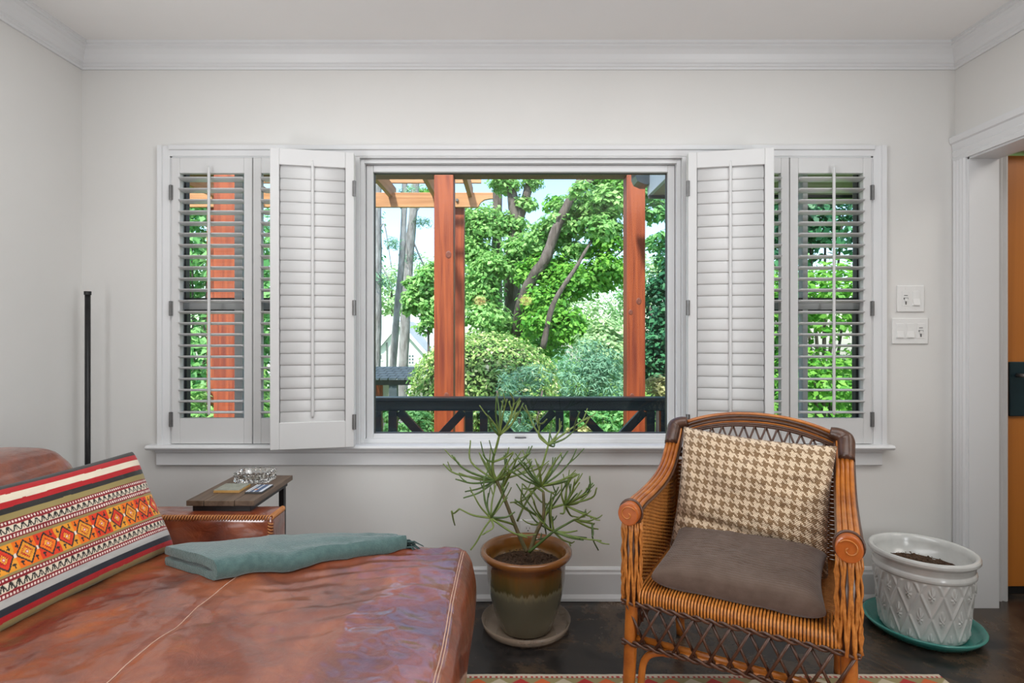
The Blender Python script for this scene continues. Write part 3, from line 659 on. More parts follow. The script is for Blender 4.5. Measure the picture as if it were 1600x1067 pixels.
b = MB(); b.box(-.030, .030, -.05, .05, 0, .007); b.build('box_body', M['ink'], mb, bevel=.001)
for x0, x1, k in ((-.029, -.023, 'white'), (-.020, -.015, 'white'), (-.011, -.004, 'blue'), (-.003, .002, 'white'), (.004, .015, 'blue'), (.018, .029, 'white')):
    b = MB(); b.box(x0, x1, -.048, .048, .007, .0074); b.build('printed_stripe', M[k], mb)
b = MB(); b.lathe([(.0, .0078), (.007, .0078), (.007, .0074)], 14, (-.004, -.018, 0)); b.build('printed_spot', M['orange'], mb)
# slim corner lamp
fl = thing('floor_lamp', 'slim black pole floor lamp standing in the left corner', 'floor lamp', (-1.782, -.118, 0))
b = MB(); b.lathe([(.0, 0), (.095, 0), (.095, .012), (.085, .018), (0, .018)], 32); b.build('base', M['black'], fl)
b = MB(); b.tube([(0, 0, .018), (0, 0, 1.345)], .0105, 14); b.build('pole', M['black'], fl, smooth=True)
b = MB(); b.tube([(0, 0, 1.340), (0, 0, 1.355)], [.0135, .0135], 14); b.build('top_cap', M['black'], fl)
# ------------------------------------------------------------------ rug
def rug():
    nx, ny = 520, 150; x = np.linspace(-.62, 1.47, nx); yy = np.concatenate([np.linspace(-.566, -.70, 90), np.linspace(-.705, -2.3, ny-90)])
    X, Y = np.meshgrid(x, yy, indexing='ij'); edge = .003*(fbm(X*40, Y*0)-.5)
    Yv = Y+np.where(Y > -.58, edge, 0)
    col = np.zeros((nx, ny, 3)); col[:] = S(205, 192, 170)
    t = -.566-Y; X_ = X
    RD, OR, OL, BE = S(176, 40, 34), S(206, 96, 44), S(150, 138, 92), S(196, 182, 156)
    m = (t > .012) & (t < .020) & ((X_*58) % 1 < .5); col[m] = RD
    m = (t > .020) & (t < .024); col[m] = S(120, 104, 84)
    per = .072; ph = (X_/per) % 1; ci = np.floor(X_/per) % 3; k = (t-.024)/.06
    tri = (np.abs(ph-.5)*2 < 1-np.abs(k-.5)*2) & (k > 0) & (k < 1)
    band = (t >= .024) & (t < .084); col[band] = OL
    for q, c in ((0, RD), (1, OR), (2, BE)): col[band & tri & (ci == q)] = c
    rest = t >= .084
    st = np.floor((t-.084)/.05) % 4
    for q, c in ((0, RD), (1, BE), (2, OR), (3, OL)): col[rest & (st == q)] = c
    dia = rest & (np.abs(((X_/.14) % 1)-.5)+np.abs(((t/.2) % 1)-.5) < .3); col[dia] = S(70, 52, 46)
    V = np.stack([X, Yv, np.full_like(X, .009)], -1).reshape(-1, 3); F = []
    for i in range(nx-1):
        for j in range(ny-1): F.append((i*ny+j, i*ny+j+1, (i+1)*ny+j+1, (i+1)*ny+j))
    n0 = len(V); bor = [i*ny for i in range(nx)]+[(nx-1)*ny+j for j in range(1, ny)]+[i*ny+ny-1 for i in range(nx-2, -1, -1)]+[j for j in range(ny-2, 0, -1)]
    low = V[bor].copy(); low[:, 2] = .0005; V = np.concatenate([V, low]); L = len(bor)
    for a in range(L): c = (a+1) % L; F.append((bor[a], bor[c], n0+c, n0+a))
    C3 = np.concatenate([col.reshape(-1, 3), col.reshape(-1, 3)[bor]]); UV = np.zeros((len(V), 2))
    o = mesh_uv('kilim_rug', V, F, UV, attr_mat('rug_weave', bump=.6, bscale=300), None, C3); o.data.polygons.foreach_set('use_smooth', [False]*len(o.data.polygons))
    tag(o, 'cream edged kilim rug with red dashes under the wicker chair', 'rug')
rug()

# two pendant lamps over a table behind the camera: the photograph shows them mirrored in the window glass
GLOW = bpy.data.materials.new('warm_bulb'); GLOW.use_nodes = True; pb = GLOW.node_tree.nodes['Principled BSDF']; pb.inputs['Base Color'].default_value = (.9, .7, .45, 1); pb.inputs['Emission Color'].default_value = (1, .62, .30, 1); pb.inputs['Emission Strength'].default_value = 9
for i, (x, lb) in enumerate(((-.32, 'warm beaded pendant lamp mirrored in the window glass beside the cedar post'), (.17, 'warm beaded pendant lamp mirrored in the window glass on the oak trunk'))):
    t = thing('pendant_lamp', lb, 'lamp', (x, -3.45, 1.53))
    b = MB(); b.lathe([(0, -.06), (.05, -.045), (.066, 0), (.055, .03), (.02, .042), (0, .042)], 20); b.build('bulb', GLOW, t, smooth=True)
    b = MB(); b.tube([(0, 0, .042), (0, 0, .09)], .016, 10); b.tube([(0, 0, .09), (0, 0, ZC-1.53)], .004, 6); b.build('cord', M['black'], t)
    b = MB()
    for zz, rr_ in ((-.075, .045), (-.04, .082), (.0, .098), (.04, .085), (.072, .05)):
        for q in range(16):
            a = 2*PI*(q+.5*(zz > 0))/16; c = (rr_*math.cos(a), rr_*math.sin(a), zz); b.lathe([(0, -.011), (.008, -.008), (.011, 0), (.008, .008), (0, .011)], 6, c)
    b.build('beads', gm, t, smooth=True, kind='stuff')

# ------------------------------------------------------------------ potted pencil cactus
PX, PY = .064, -.235
ps = tag(MB().lathe([(0, .001), (.152, .001), (.170, .012), (.178, .040), (.1755, .040), (.167, .0135), (.150, .0035), (0, .0035)], 64, (PX, PY, 0)).build('clear_saucer', M['clear'], None, smooth=True), 'clear plastic saucer under the brown glazed plant pot', 'saucer')
pl = thing('potted_plant', 'pencil cactus with thin green stems in a brown and olive glazed pot', 'potted plant', (PX, PY, .0042))
def mk_pot():
    m = mat('dripped_glaze', (.2, .2, .1), .22, coat=.7); t = m.node_tree; b = t.nodes['Principled BSDF']
    tc = t.nodes.new('ShaderNodeTexCoord'); sp = t.nodes.new('ShaderNodeSeparateXYZ'); t.links.new(tc.outputs['Object'], sp.inputs[0])
    mp = t.nodes.new('ShaderNodeMapping'); mp.inputs['Scale'].default_value = (60, 60, 4); n = t.nodes.new('ShaderNodeTexNoise'); n.inputs['Scale'].default_value = 1.6; n.inputs['Detail'].default_value = 3
    t.links.new(tc.outputs['Object'], mp.inputs[0]); t.links.new(mp.outputs[0], n.inputs['Vector'])
    a = t.nodes.new('ShaderNodeMath'); a.operation = 'MULTIPLY_ADD'; a.inputs[1].default_value = .05; t.links.new(n.outputs[0], a.inputs[0]); t.links.new(sp.outputs[2], a.inputs[2])
    mr = t.nodes.new('ShaderNodeMapRange'); mr.inputs['From Min'].default_value = .02; mr.inputs['From Max'].default_value = .345; t.links.new(a.outputs[0], mr.inputs[0])
    r = t.nodes.new('ShaderNodeValToRGB'); e = r.color_ramp.elements; e[0].position = 0; e[0].color = (.16, .15, .10, 1); e[1].position = 1; e[1].color = (.24, .09, .022, 1)
    for p, c in ((.50, (.16, .155, .105, 1)), (.57, (.24, .22, .13, 1)), (.60, (.10, .085, .028, 1)), (.74, (.175, .105, .025, 1)), (.86, (.27, .105, .02, 1))): x = e.new(p); x.color = c
    t.links.new(mr.outputs[0], r.inputs[0]); t.links.new(r.outputs[0], b.inputs['Base Color']); return m
MB().lathe([(0, 0), (.100, 0), (.106, .006), (.128, .07), (.146, .14), (.155, .20), (.158, .25), (.162, .272), (.176, .284), (.184, .296), (.183, .308), (.174, .314), (.163, .310), (.155, .298), (.150, .27), (.148, .235), (0, .235)], 72).build('pot', mk_pot(), pl, smooth=True)
rr = random.Random(11)
def soil(parent, r, z, n=40):
    V = [(0, 0, z+.008)]; F = []; K = 14
    for i in range(1, K+1):
        for j in range(n):
            t = 2*PI*j/n; q = r*i/K; V.append((q*math.cos(t), q*math.sin(t), z+.008*(1-(i/K)**2)+(rr.uniform(-.006, .006) if i < K else 0)))
    for j in range(n): F.append((0, 1+j, 1+(j+1) % n))
    for i in range(K-1):
        for j in range(n): k = (j+1) % n; F.append((1+i*n+j, 1+(i+1)*n+j, 1+(i+1)*n+k, 1+i*n+k))
    b = MB(); b.add(V, F)
    for _ in range(220):
        q = r*.95*math.sqrt(rr.random()); t = rr.random()*2*PI; x, y = q*math.cos(t), q*math.sin(t); s_ = rr.uniform(.003, .008)
        c = np.array([x, y, z+.008]); P = [c+np.array([rr.uniform(-1, 1), rr.uniform(-1, 1), rr.uniform(-.5, 1)])*s_ for _ in range(4)]
        b.add(P, [(0, 1, 2), (0, 2, 3), (0, 3, 1), (1, 3, 2)])
    return b.build('soil', M['soil'], parent, kind='stuff')
soil(pl, .149, .245)
def pp(px, py, dd=0.):
    """point of the plant: picture position on the plant's own plane, dd metres nearer (+) or farther (-)"""
    x, y, z = at(px, py, PY-CY-dd); return np.array([x-PX, y-PY, z-.0042])
def z4(l, dd0=0, dd1=0):
    n = len(l); return [pp(690+a/4.104, 600+b_/4.104, dd0+(dd1-dd0)*i/(n-1)) for i, (a, b_) in enumerate(l)]
def stem(path, r0, r1, m, parent, name='stem', n=6):
    P = cr(path, 5); b = MB(); b.tube(P, np.linspace(r0, r1, len(P)), n); return b.build(name, m, parent, smooth=True)
# two trunks and their limbs (traced by eye, spread in depth)
t1 = stem(z4([(545, 1075), (515, 1010), (470, 905), (425, 790), (385, 690), (355, 620)], .0, .02), .0085, .0065, M['bark'], pl, 'trunk', 10)
t2 = stem(z4([(565, 1075), (605, 960), (650, 860), (655, 770), (652, 690)], .01, .03), .0085, .0055, M['bark'], pl, 'trunk', 10)
t3 = stem(z4([(560, 1078), (640, 1010), (720, 945), (850, 870)], .02, .06), .006, .004, M['stemdark'], pl, 'limb', 8)
limbs = [
 (t1, [(355, 620), (330, 560), (330, 480), (352, 400), (370, 330)], .02, .05, .0058, .0048),
 (t1, [(470, 905), (430, 890), (320, 860)], .0, .07, .0045, .004),
 (t1, [(320, 860), (270, 930), (225, 1010), (185, 1065)], .07, .10, .0036, .003),
 (t2, [(652, 690), (600, 640), (640, 540), (685, 390)], .03, .0, .005, .004),
 (t2, [(650, 860), (700, 800), (790, 770)], .0, .06, .005, .0045),
 (t2, [(485, 880), (530, 780), (585, 690), (620, 620)], -.03, -.06, .0045, .0035)]
for par, l, a, c, r0, r1 in limbs: stem(z4(l, a, c), r0, r1, M['stem'], par, 'limb', 7)
fans = [
 (t1, (370, 330), .05, [(305, 210, 355), (350, 85, 0), (358, 90, 0), (395, 100, 0), (420, 95, 0), (465, 120, 0), (500, 95, 0), (525, 120, 0), (485, 180, 0), (300, 205, 0)]),
 (t1, (460, 135), .05, [(440, 60, 0), (505, 85, 0)]),
 (t1, (345, 620), .02, [(10, 512, 95), (65, 455, 150), (80, 480, 170), (110, 570, 0), (90, 610, 0), (140, 730, 0), (150, 690, 0), (185, 360, 190), (240, 440, 0), (270, 455, 0), (290, 500, 0), (460, 440, 0), (500, 450, 0), (570, 440, 0), (600, 520, 0), (520, 530, 0), (410, 545, 0), (630, 540, 0)]),
 (t1, (330, 500), .04, [(345, 440, 0), (265, 450, 0), (430, 440, 0), (460, 435, 0)]),
 (t1, (385, 680), .02, [(245, 450, 0), (420, 480, 0), (490, 460, 0), (440, 560, 0)]),
 (t1, (315, 858), .07, [(115, 800, 0), (270, 600, 275), (350, 640, 0), (400, 660, 0), (200, 700, 0), (265, 650, 0), (470, 820, 0), (415, 720, 0), (550, 985, 0), (270, 960, 330), (300, 700, 0), (430, 630, 0)]),
 (t1, (115, 800), .05, [(65, 815, 0)]), (t1, (65, 815), .05, [(85, 905, 0)]),
 (t2, (685, 390), .0, [(630, 260, 625), (705, 250, 0), (770, 265, 0), (850, 300, 0), (940, 210, 0), (545, 160, 600), (725, 370, 0)]),
 (t2, (630, 255), .0, [(605, 215, 0), (675, 225, 0), (622, 200, 0)]),
 (t2, (850, 300), .0, [(885, 180, 0), (955, 205, 0)]),
 (t2, (640, 655), .03, [(455, 560, 0), (470, 540, 0), (505, 500, 0), (530, 500, 0), (560, 480, 0), (600, 480, 0), (520, 670, 0), (730, 470, 0), (770, 440, 0), (810, 430, 0), (840, 480, 0), (860, 570, 0), (885, 575, 0), (700, 560, 0), (800, 620, 0), (830, 590, 0), (720, 700, 0)]),
 (t2, (650, 865), .0, [(470, 740, 0), (515, 670, 520), (590, 740, 0), (460, 755, 0), (570, 900, 0), (700, 740, 0), (750, 660, 0), (820, 600, 0), (670, 960, 0)]),
 (t2, (790, 775), .06, [(770, 640, 0), (800, 620, 0), (820, 600, 0), (855, 610, 0), (885, 630, 0), (900, 680, 0), (950, 590, 940), (970, 635, 0), (995, 665, 960), (900, 740, 0), (930, 700, 0), (870, 700, 0), (760, 830, 0), (840, 850, 0), (990, 860, 0), (930, 830, 0), (830, 640, 0)]),
 (t3, (850, 870), .06, [(990, 860, 0), (1005, 930, 0), (925, 830, 0), (965, 900, 970)]),
 (t3, (720, 945), .045, [(835, 1020, 0), (870, 940, 0), (910, 1000, 0), (930, 985, 0), (1025, 1005, 0), (710, 740, 0), (715, 850, 0), (640, 880, 0), (600, 1000, 0)]),
 (t3, (965, 900), .05, [(965, 980, 0), (1005, 1065, 970)]),
 (t2, (585, 690), -.05, [(440, 760, 0), (680, 770, 0), (520, 640, 0), (630, 590, 0)]),
 (t2, (700, 940), .02, [(705, 690, 0), (545, 790, 0), (480, 640, 0)])]
for par, (ox, oy), dd, ends in fans:
    for k, (ex, ey, mx) in enumerate(ends):
        de = dd+rr.uniform(-.09, .11); mid = (ox*.45+ex*.55+(rr.uniform(-14, 14)), oy*.45+ey*.55+rr.uniform(4, 22)) if not mx else (mx, oy*.5+ey*.5+10)
        path = [z4([(ox, oy), (ox, oy)], dd, dd)[0], z4([mid, mid], (dd+de)/2, 0)[0], z4([(ex, ey), (ex, ey)], de, 0)[0]]
        mm = M['stem'] if rr.random() < .62 else M['stemdark']
        stem(path, .0046 if len(ends) > 3 else .0038, .0027, mm, par)
        dv = path[2]-path[1]; L_ = np.linalg.norm(dv)
        if len(ends) > 3 and rr.random() < .62:
            for _ in range(rr.choice((1, 2, 2))):
                q = path[1]+dv*rr.uniform(.35, .85); sd = np.array([rr.uniform(-1, 1), rr.uniform(-.8, .8), rr.uniform(-.2, 1)]); e2 = q+(dv/L_*.6+sd*.55)*rr.uniform(.035, .075)
                stem([q, (q+e2)/2+np.array([0, 0, -.004]), e2], .0030, .0021, mm, par)
# ------------------------------------------------------------------ white lattice pot on a teal saucer
QX, QY = 1.639, -.256
tag(MB().lathe([(0, .001), (.165, .001), (.175, .006), (.192, .022), (.204, .036), (.204, .041), (.196, .042), (.184, .026), (.165, .010), (0, .009)], 80, (QX, QY, 0)).build('teal_saucer', M['teal'], None, smooth=True), 'teal glazed saucer under the white lattice pot by the doorway', 'saucer')
wp = thing('lattice_pot', 'white glazed planter with embossed diamond lattice and only soil in it', 'plant pot', (QX, QY, .0095))
def emb_pot():
    H = .315; nz, nt = 190, 560; z = np.linspace(0, H, nz); th = np.linspace(0, 2*PI, nt, endpoint=False)
    r0 = np.interp(z, [0, .004, .02, .235, .24, .248, .256, .262, .285, .290, .298, .308, .315], [.139, .143, .145, .166, .172, .173, .171, .167, .170, .176, .184, .184, .180])
    Z, T = np.meshgrid(z, th, indexing='ij'); N = 14; k = (Z-.012)/.222; u = T/(2*PI)*N; v = k*2.45
    a = (u+v*.5*1.0) % 1; c = (u-v*.5*1.0) % 1
    da = np.minimum(a, 1-a); dc = np.minimum(c, 1-c); d = np.minimum(da, dc)
    rid = .0040*np.exp(-(d/.075)**2)
    # palmette in each diamond
    p, q = a-.5, c-.5; X = (p+q); Yv = (p-q)
    r = np.hypot(X, Yv*.9)
    ang_ = np.arctan2(X, Yv+.12)
    pal = .0068*np.clip(1-(r/.34)**2, 0, 1)*(.55+.45*np.cos(ang_*7))
    pal += .0045*np.exp(-((X/.05)**2+((Yv+.22)/.12)**2))
    band = np.clip((k+.02)/.04, 0, 1)*np.clip((1.0-k)/.03, 0, 1)
    R_ = r0[:, None]+(rid+pal)*band
    V = np.stack([R_*np.cos(T), R_*np.sin(T), Z], -1).reshape(-1, 3)
    I = np.arange(nz-1)[:, None]*nt+np.arange(nt)[None]; J = np.arange(nz-1)[:, None]*nt+(np.arange(nt)[None]+1) % nt
    F = np.stack([I, J, J+nt, I+nt], -1).reshape(-1, 4).tolist()
    n0 = len(V); prof = [(.172, .316), (.163, .310), (.158, .29), (.150, .236), (0.0, .236)]; V2 = []
    for r_, z_ in prof: V2 += [(r_*math.cos(t), r_*math.sin(t), z_) for t in th]
    V = np.concatenate([V, V2]); base = (nz-1)*nt
    rings = [base]+[n0+i*nt for i in range(len(prof))]
    for A, B in zip(rings, rings[1:]):
        for j in range(nt): k2 = (j+1) % nt; F.append((A+j, A+k2, B+k2, B+j))
    F.append(tuple(range(nt-1, -1, -1)))
    b = MB(); b.add(V, F); return b.build('pot', M['whitepot'], wp, smooth=True, recalc=False)
emb_pot(); soil(wp, .150, .238)

# ------------------------------------------------------------------ wicker armchair
TH = math.radians(29.15)
FLx, FLd, CW = .366, 1.709, .28
ccx = FLx+CW*math.cos(TH); ccy = FLd-CW*math.sin(TH)+CY
ch = thing('wicker_armchair', 'orange rattan and wicker armchair with curled arm ends on the rug edge', 'armchair', (ccx, ccy, .0095), -TH)
dz = -.0095
def armz(y): return np.interp(y, [-.03, 0, .12, .30, .40, .475, .545, .585], [.655, .657, .66, .664, .678, .70, .765, .812])+dz
def armpath():
    return cr([(0, -.012, .652), (0, .06, .661), (0, .18, .661), (0, .30, .667), (0, .39, .682), (0, .46, .708), (0, .52, .752), (0, .56, .792), (0, .588, .822)], 6)+np.array([0, 0, dz])
AP = armpath()
def part(b, name, m, smooth=True, kind=None, parent=None): return b.build(name, M[m], parent or ch, smooth=smooth, kind=kind)
ARCHX = .289
def archz(x): return .800+.072*(1-np.abs(x/ARCHX)**2.2)
for s in (-1, 1):
    hold = None
    for k, off in enumerate((-.0195, -.0065, .0065, .0195)):
        b = MB(); P = AP.copy(); P[:, 0] = s*(CW+.004*np.linspace(0, 1, len(P)))+off; P[:, 2] += .003*(1 if k in (1, 2) else 0); b.tube(P, .0070, 8); part(b, 'arm_pole', 'rattan')
    b = MB()
    for off in (-.027, -.013, 0, .013, .027):  # outer pair is dark edging; inner canes paint shade between poles
        P = AP.copy(); P[:, 0] = s*(CW+.002)+off; P[:, 2] -= .009 if abs(off) > .02 else .002; P[:, 1] += .006 if abs(off) > .02 else .002; b.tube(P, .005, 6)
    part(b, 'arm_edging_and_gap_shade', 'darkcane')
    # curled scroll
    b = MB(); n = 30; pts = [(s*CW+.031*math.cos(t)*(1.0), .645+.034*math.sin(t)+dz) for t in np.linspace(0, 2*PI, n, endpoint=False)]
    b.prism(pts, 1, -.040, -.004); sc_ = part(b, 'arm_scroll', 'scroll', smooth=False); m_ = sc_.modifiers.new('b', 'BEVEL'); m_.width = .004; m_.segments = 2; m_.limit_method = 'ANGLE'
    b = MB(); b.tube([(s*CW+s*-1*(.026-.0034*t)*math.cos(t+.6), -.0405, .645+dz+(.026-.0034*t)*math.sin(t+.6)) for t in np.linspace(0, 6.6, 46)], .0022, 6); part(b, 'spiral_groove', 'rattan', parent=sc_)
    b = MB(); P = [(s*CW+.033*math.cos(t), -.008, .645+dz+.036*math.sin(t)) for t in np.linspace(0, 2*PI, 25)]; b.tube(P, .0045, 6, caps=False); part(b, 'scroll_wrap', 'darkcane', parent=sc_)
    # woven front post
    b = MB(); n = 20
    for k in range(n):
        t0 = 2*PI*k/n; zz = np.linspace(.615, .372, 12); tw = np.linspace(0, .5*(1 if k % 2 else -1), 12)
        P = [(s*CW+(.027+.003*math.sin(i*2.2+k))*math.cos(t0+tw[i]), -.0+(.025+.003*math.sin(i*2.2+k))*math.sin(t0+tw[i]), zz[i]+dz) for i in range(12)]; b.tube(P, .0043, 5)
    part(b, 'woven_post', 'wicker')
    b = MB(); b.tube([(s*CW, 0, .375+dz), (s*CW, 0, .618+dz)], .0235, 14); part(b, 'post_gap_shade', 'darkcane')  # dark core put in as the shade between the strands
    b = MB(); b.tube([(s*CW, 0, .64+dz), (s*CW, 0, .36+dz), (s*(CW+.004), -.006, .2+dz), (s*(CW+.010), -.016, 0)], [.018, .0195, .0195, .017], 12); part(b, 'leg', 'rattan')
    b = MB(); b.tube(cr([(s*.268, .600, -.0093), (s*.270, .555, .2), (s*.274, .530, .40), (s*.283, .560, .65), (s*.288, .588, .80)], 6)+np.array([0, 0, dz*0]), .017, 10); part(b, 'leg', 'rattan')
    b = MB(); b.tube(cr([(s*.288, .525, .757), (s*.288, .556, .788), (s*.2875, .580, .810), (s*.279, .588, .821), (s*.262, .590, .829), (s*.240, .590, .834)], 6)+np.array([0, 0, dz]), np.interp(np.linspace(0, 1, 31), [0, .15, .5, .85, 1], [.026, .028, .030, .025, .021]), 14, sx=.95); part(b, 'corner_wrap', 'darkcane')
    # side panel weave
    b = MB(); ny = 64; yy = np.linspace(.02, .535, ny)
    for i in range(46):
        f = (i+.5)/46
        P = [(s*(CW-.004)+.0035*math.sin(PI*(j/1.9+i)), y+.02*f*(y/.53), .385+dz+(float(armz(y))-.012-.385-dz)*f) for j, y in enumerate(yy)]
        b.tube(P, .0034, 4)
    for y in np.linspace(.03, .52, 16): b.tube([(s*(CW-.004), y, .385+dz), (s*(CW-.004), y+.02*(y/.53), float(armz(y))-.012)], .003, 5)
    part(b, 'side_weave', 'wickerin', kind='stuff')
    b = MB(); b.tube([(s*.28, 0, .33+dz), (s*.272, .53, .31+dz)], .014, 9); part(b, 'side_stretcher', 'darkcane')
    b = MB(); b.tube(cr([(s*.258, -.006, .0), (s*.250, -.006, .14), (s*.238, -.008, .205), (s*.20, -.008, .236), (s*.12, -.008, .246), (0, -.008, .247)], 6), .0105, 9); part(b, 'front_brace', 'rattan')
    # apron lattice on the sides
    for i in range(10):
        for g in (-1, 1):
            y0 = .02+.05*i; b = MB(); b.tube([(s*(CW+.006+g*.003), y0, .378+dz), (s*(CW+.004+g*.003), max(.005, min(.53, y0+g*.055)), .262+dz)], .0036, 5); part(b, 'lattice_cane', 'darkcane')
    for z in (.380, .260):
        b = MB()
        for ph in (0, PI): b.tube([(s*(CW+.012)+.004*math.cos(t*90+ph), t, z+dz+.005*math.sin(t*90+ph)) for t in np.linspace(-.01, .54, 80)], .0045, 5)
        part(b, 'wrapped_band', 'darkcane')
# back arch
for k, o in enumerate(((0, .001), (.0, .0135), (0, .026))):
    b = MB(); xs = np.linspace(-ARCHX, ARCHX, 40); b.tube([(x*(1+.02*k), .590+.004*k, archz(x)+o[1]-.018+dz) for x in xs], .0068, 8); part(b, 'arch_pole', 'rattan')
b = MB(); xs = np.linspace(-ARCHX+.01, ARCHX-.01, 40)
for o in (-.0105, .002, -.0255, -.0325): b.tube([(x, .586, archz(x)+o+dz) for x in xs], .0055, 6)  # lower pair is edging; upper pair darkens pole gaps like shade
part(b, 'arch_edging_and_gap_shade', 'darkcane')
for i in range(15):
    for g in (-1, 1):
        x0 = -.262+.0375*i; x1 = x0+g*.046; b = MB(); zt = archz(x0)-.035+dz
        if abs(x1) < .28 and abs(x0) < .275: b.tube([(x0, .586+g*.003, zt), ((x0+x1)/2, .583+g*.003, (zt+.70)/2), (x1, .575+g*.003, .70)], .0038, 5); part(b, 'lattice_cane', 'darkcane')
b = MB(); b.tube([(x, .574, .70) for x in np.linspace(-.28, .28, 12)], .008, 8); part(b, 'back_crossbar', 'darkcane')
b = MB()
for i in range(44):
    z = .39+.30*i/43+dz; yb = np.interp(z, [.38, .65, .70], [.515, .55, .572]); b.tube([(x, yb+.0035*math.sin(PI*(j/1.9+i)), z) for j, x in enumerate(np.linspace(-.275, .275, 60))], .0034, 4)
part(b, 'back_weave', 'wickerin', kind='stuff')
# seat: rolled front edge of strands, woven top
b = MB()
for i in range(58):
    x = -.252+.504*i/57; b.tube(cr([(x, .10, .420), (x, .03, .421), (x, -.006, .416), (x, -.018, .402), (x, -.017, .380)], 4)+np.array([0, 0, dz]), .0037, 5)
part(b, 'seat_edge', 'wicker', kind='stuff')
b = MB(); b.prism([(.10, .416+dz), (.03, .417+dz), (-.004, .412+dz), (-.0145, .400+dz), (-.0135, .378+dz), (.10, .378+dz)], 0, -.254, .254); part(b, 'edge_gap_shade', 'darkcane', smooth=False)  # dark backing added to give shade between the edge strands
b = MB()
for i in range(70):
    y = .07+.45*i/69; b.tube([(x, y, .413+dz+.003*math.sin(PI*(j/1.9+i))) for j, x in enumerate(np.linspace(-.262, .262, 56))], .0036, 4)
part(b, 'seat_weave', 'wickerin', kind='stuff')
for z in (.378, .258):
    b = MB()
    for ph in (0, PI): b.tube([(x, -.020+.004*math.cos(x*90+ph), z+dz+.005*math.sin(x*90+ph)) for x in np.linspace(-.305, .305, 110)], .0047, 5)
    part(b, 'wrapped_band', 'darkcane')
b = MB(); b.tube([(-.28, .0, .268+dz), (.28, .0, .268+dz)], .010, 8); part(b, 'front_rail', 'rattan')
b = MB(); b.tube([(-.27, .53, .30+dz), (.27, .53, .30+dz)], .012, 8); part(b, 'rear_rail', 'rattan')
b = MB(); b.tube([(0, .535, .40+dz), (0, .545, .24)], .010, 8); b.tube([(-.26, .55, .24), (.26, .55, .24)], .010, 8); part(b, 'rear_brace', 'rattan')
for i in range(13):
    for g in (-1, 1):
        x0 = -.295+.0488*i if g > 0 else .295-.0488*i; x1 = x0+g*.060
        if abs(x1) <= .301:
            b = MB(); b.tube([(x0, -.018+g*.0035, .376+dz), ((x0+x1)/2, -.019+g*.0035, .318+dz), (x1, -.018+g*.0035, .260+dz)], .0042, 6); part(b, 'lattice_cane', 'darkcane')
# ------------------------------------------------------------------ chair cushions
def knit_fn(U, Vv, s): return .0032*np.abs(np.sin((np.arcsin(Vv*.9999)/1.25+.02*np.sin(U*5)+.015*fbm(U*4, Vv*3))*PI*15))+.0008*np.sin(U*PI*60)
V, F, UV = pillow_mesh(.455, .36, .105, 170, 250, .06, .33, 9, .010, knit_fn)
kc = mesh_uv('knit_cushion', V, F, UV, mat('taupe_knit', (.105, .072, .055), .95, col2=(.135, .094, .074), nscale=30, bump=.5, bscale=500, sheen=.3, spec=.1))
tag(kc, 'taupe brown ribbed knit cushion lying on the wicker seat', 'pillow')
u_ = Vector((math.cos(TH), -math.sin(TH), 0)); v_ = Vector((math.sin(TH), math.cos(TH), 0)); z_ = Vector((0, 0, 1)); org = Vector((ccx, ccy, 0))
tilt = math.radians(4)
f_ = (v_*math.cos(tilt)+z_*math.sin(tilt)); n_ = (z_*math.cos(tilt)-v_*math.sin(tilt))
Rk = Matrix((u_, -n_, f_)).transposed()
kc.matrix_world = Matrix.Translation(org+v_*.183+u_*.004+z_*.470)@Rk.to_4x4()
def houndstooth():
    m = mat('houndstooth_knit', (.6, .45, .3), .95, sheen=.3, spec=.1); t = m.node_tree; b = t.nodes['Principled BSDF']
    uv = t.nodes.new('ShaderNodeUVMap'); sp = t.nodes.new('ShaderNodeSeparateXYZ'); N = 15.5*8
    t.links.new(uv.outputs[0], sp.inputs[0])
    def M_(op, a, b_=None, c=None):
        n = t.nodes.new('ShaderNodeMath'); n.operation = op
        for i, q in enumerate((a, b_, c)):
            if q is None: continue
            if isinstance(q, (int, float)): n.inputs[i].default_value = q
            else: t.links.new(q, n.inputs[i])
        return n.outputs[0]
    i = M_('FLOOR', M_('MULTIPLY', sp.outputs[0], N)); j = M_('FLOOR', M_('MULTIPLY', sp.outputs[1], N*.92))
    warp = M_('LESS_THAN', M_('FLOORED_MODULO', i, 8.0), 3.5); weft = M_('LESS_THAN', M_('FLOORED_MODULO', j, 8.0), 3.5)
    sel = M_('LESS_THAN', M_('FLOORED_MODULO', M_('ADD', i, j), 4.0), 1.5)
    pat = M_('ADD', M_('MULTIPLY', warp, sel), M_('MULTIPLY', weft, M_('SUBTRACT', 1.0, sel)))
    mx = t.nodes.new('ShaderNodeMix'); mx.data_type = 'RGBA'; mx.inputs[6].default_value = (.74, .58, .41, 1); mx.inputs[7].default_value = (.27, .165, .085, 1)
    t.links.new(pat, mx.inputs[0]); t.links.new(mx.outputs[2], b.inputs['Base Color'])
    w1 = M_('SINE', M_('MULTIPLY', sp.outputs[0], N*PI)); w2 = M_('SINE', M_('MULTIPLY', sp.outputs[1], N*PI)); hgt = M_('MULTIPLY', w1, w2)
    bp = t.nodes.new('ShaderNodeBump'); bp.inputs['Strength'].default_value = .6; bp.inputs['Distance'].default_value = .002; t.links.new(hgt, bp.inputs['Height']); t.links.new(bp.outputs[0], b.inputs['Normal']); return m
def hp_fn(U, Vv, s): return -.016*np.exp(-((Vv+.50+.12*U)/.07)**2)-.010*np.exp(-((Vv-.72+.06*U*U)/.10)**2)*np.exp(-(U/.5)**2)+.006*np.sin(U*4+Vv*2)
V, F, UV = pillow_mesh(.50, .45, .185, 150, 150, .055, .40, 21, .020, hp_fn)
V[:, 1] -= .05*np.clip(-(V[:, 2]/.22)-.25, 0, 1)**1.5*0
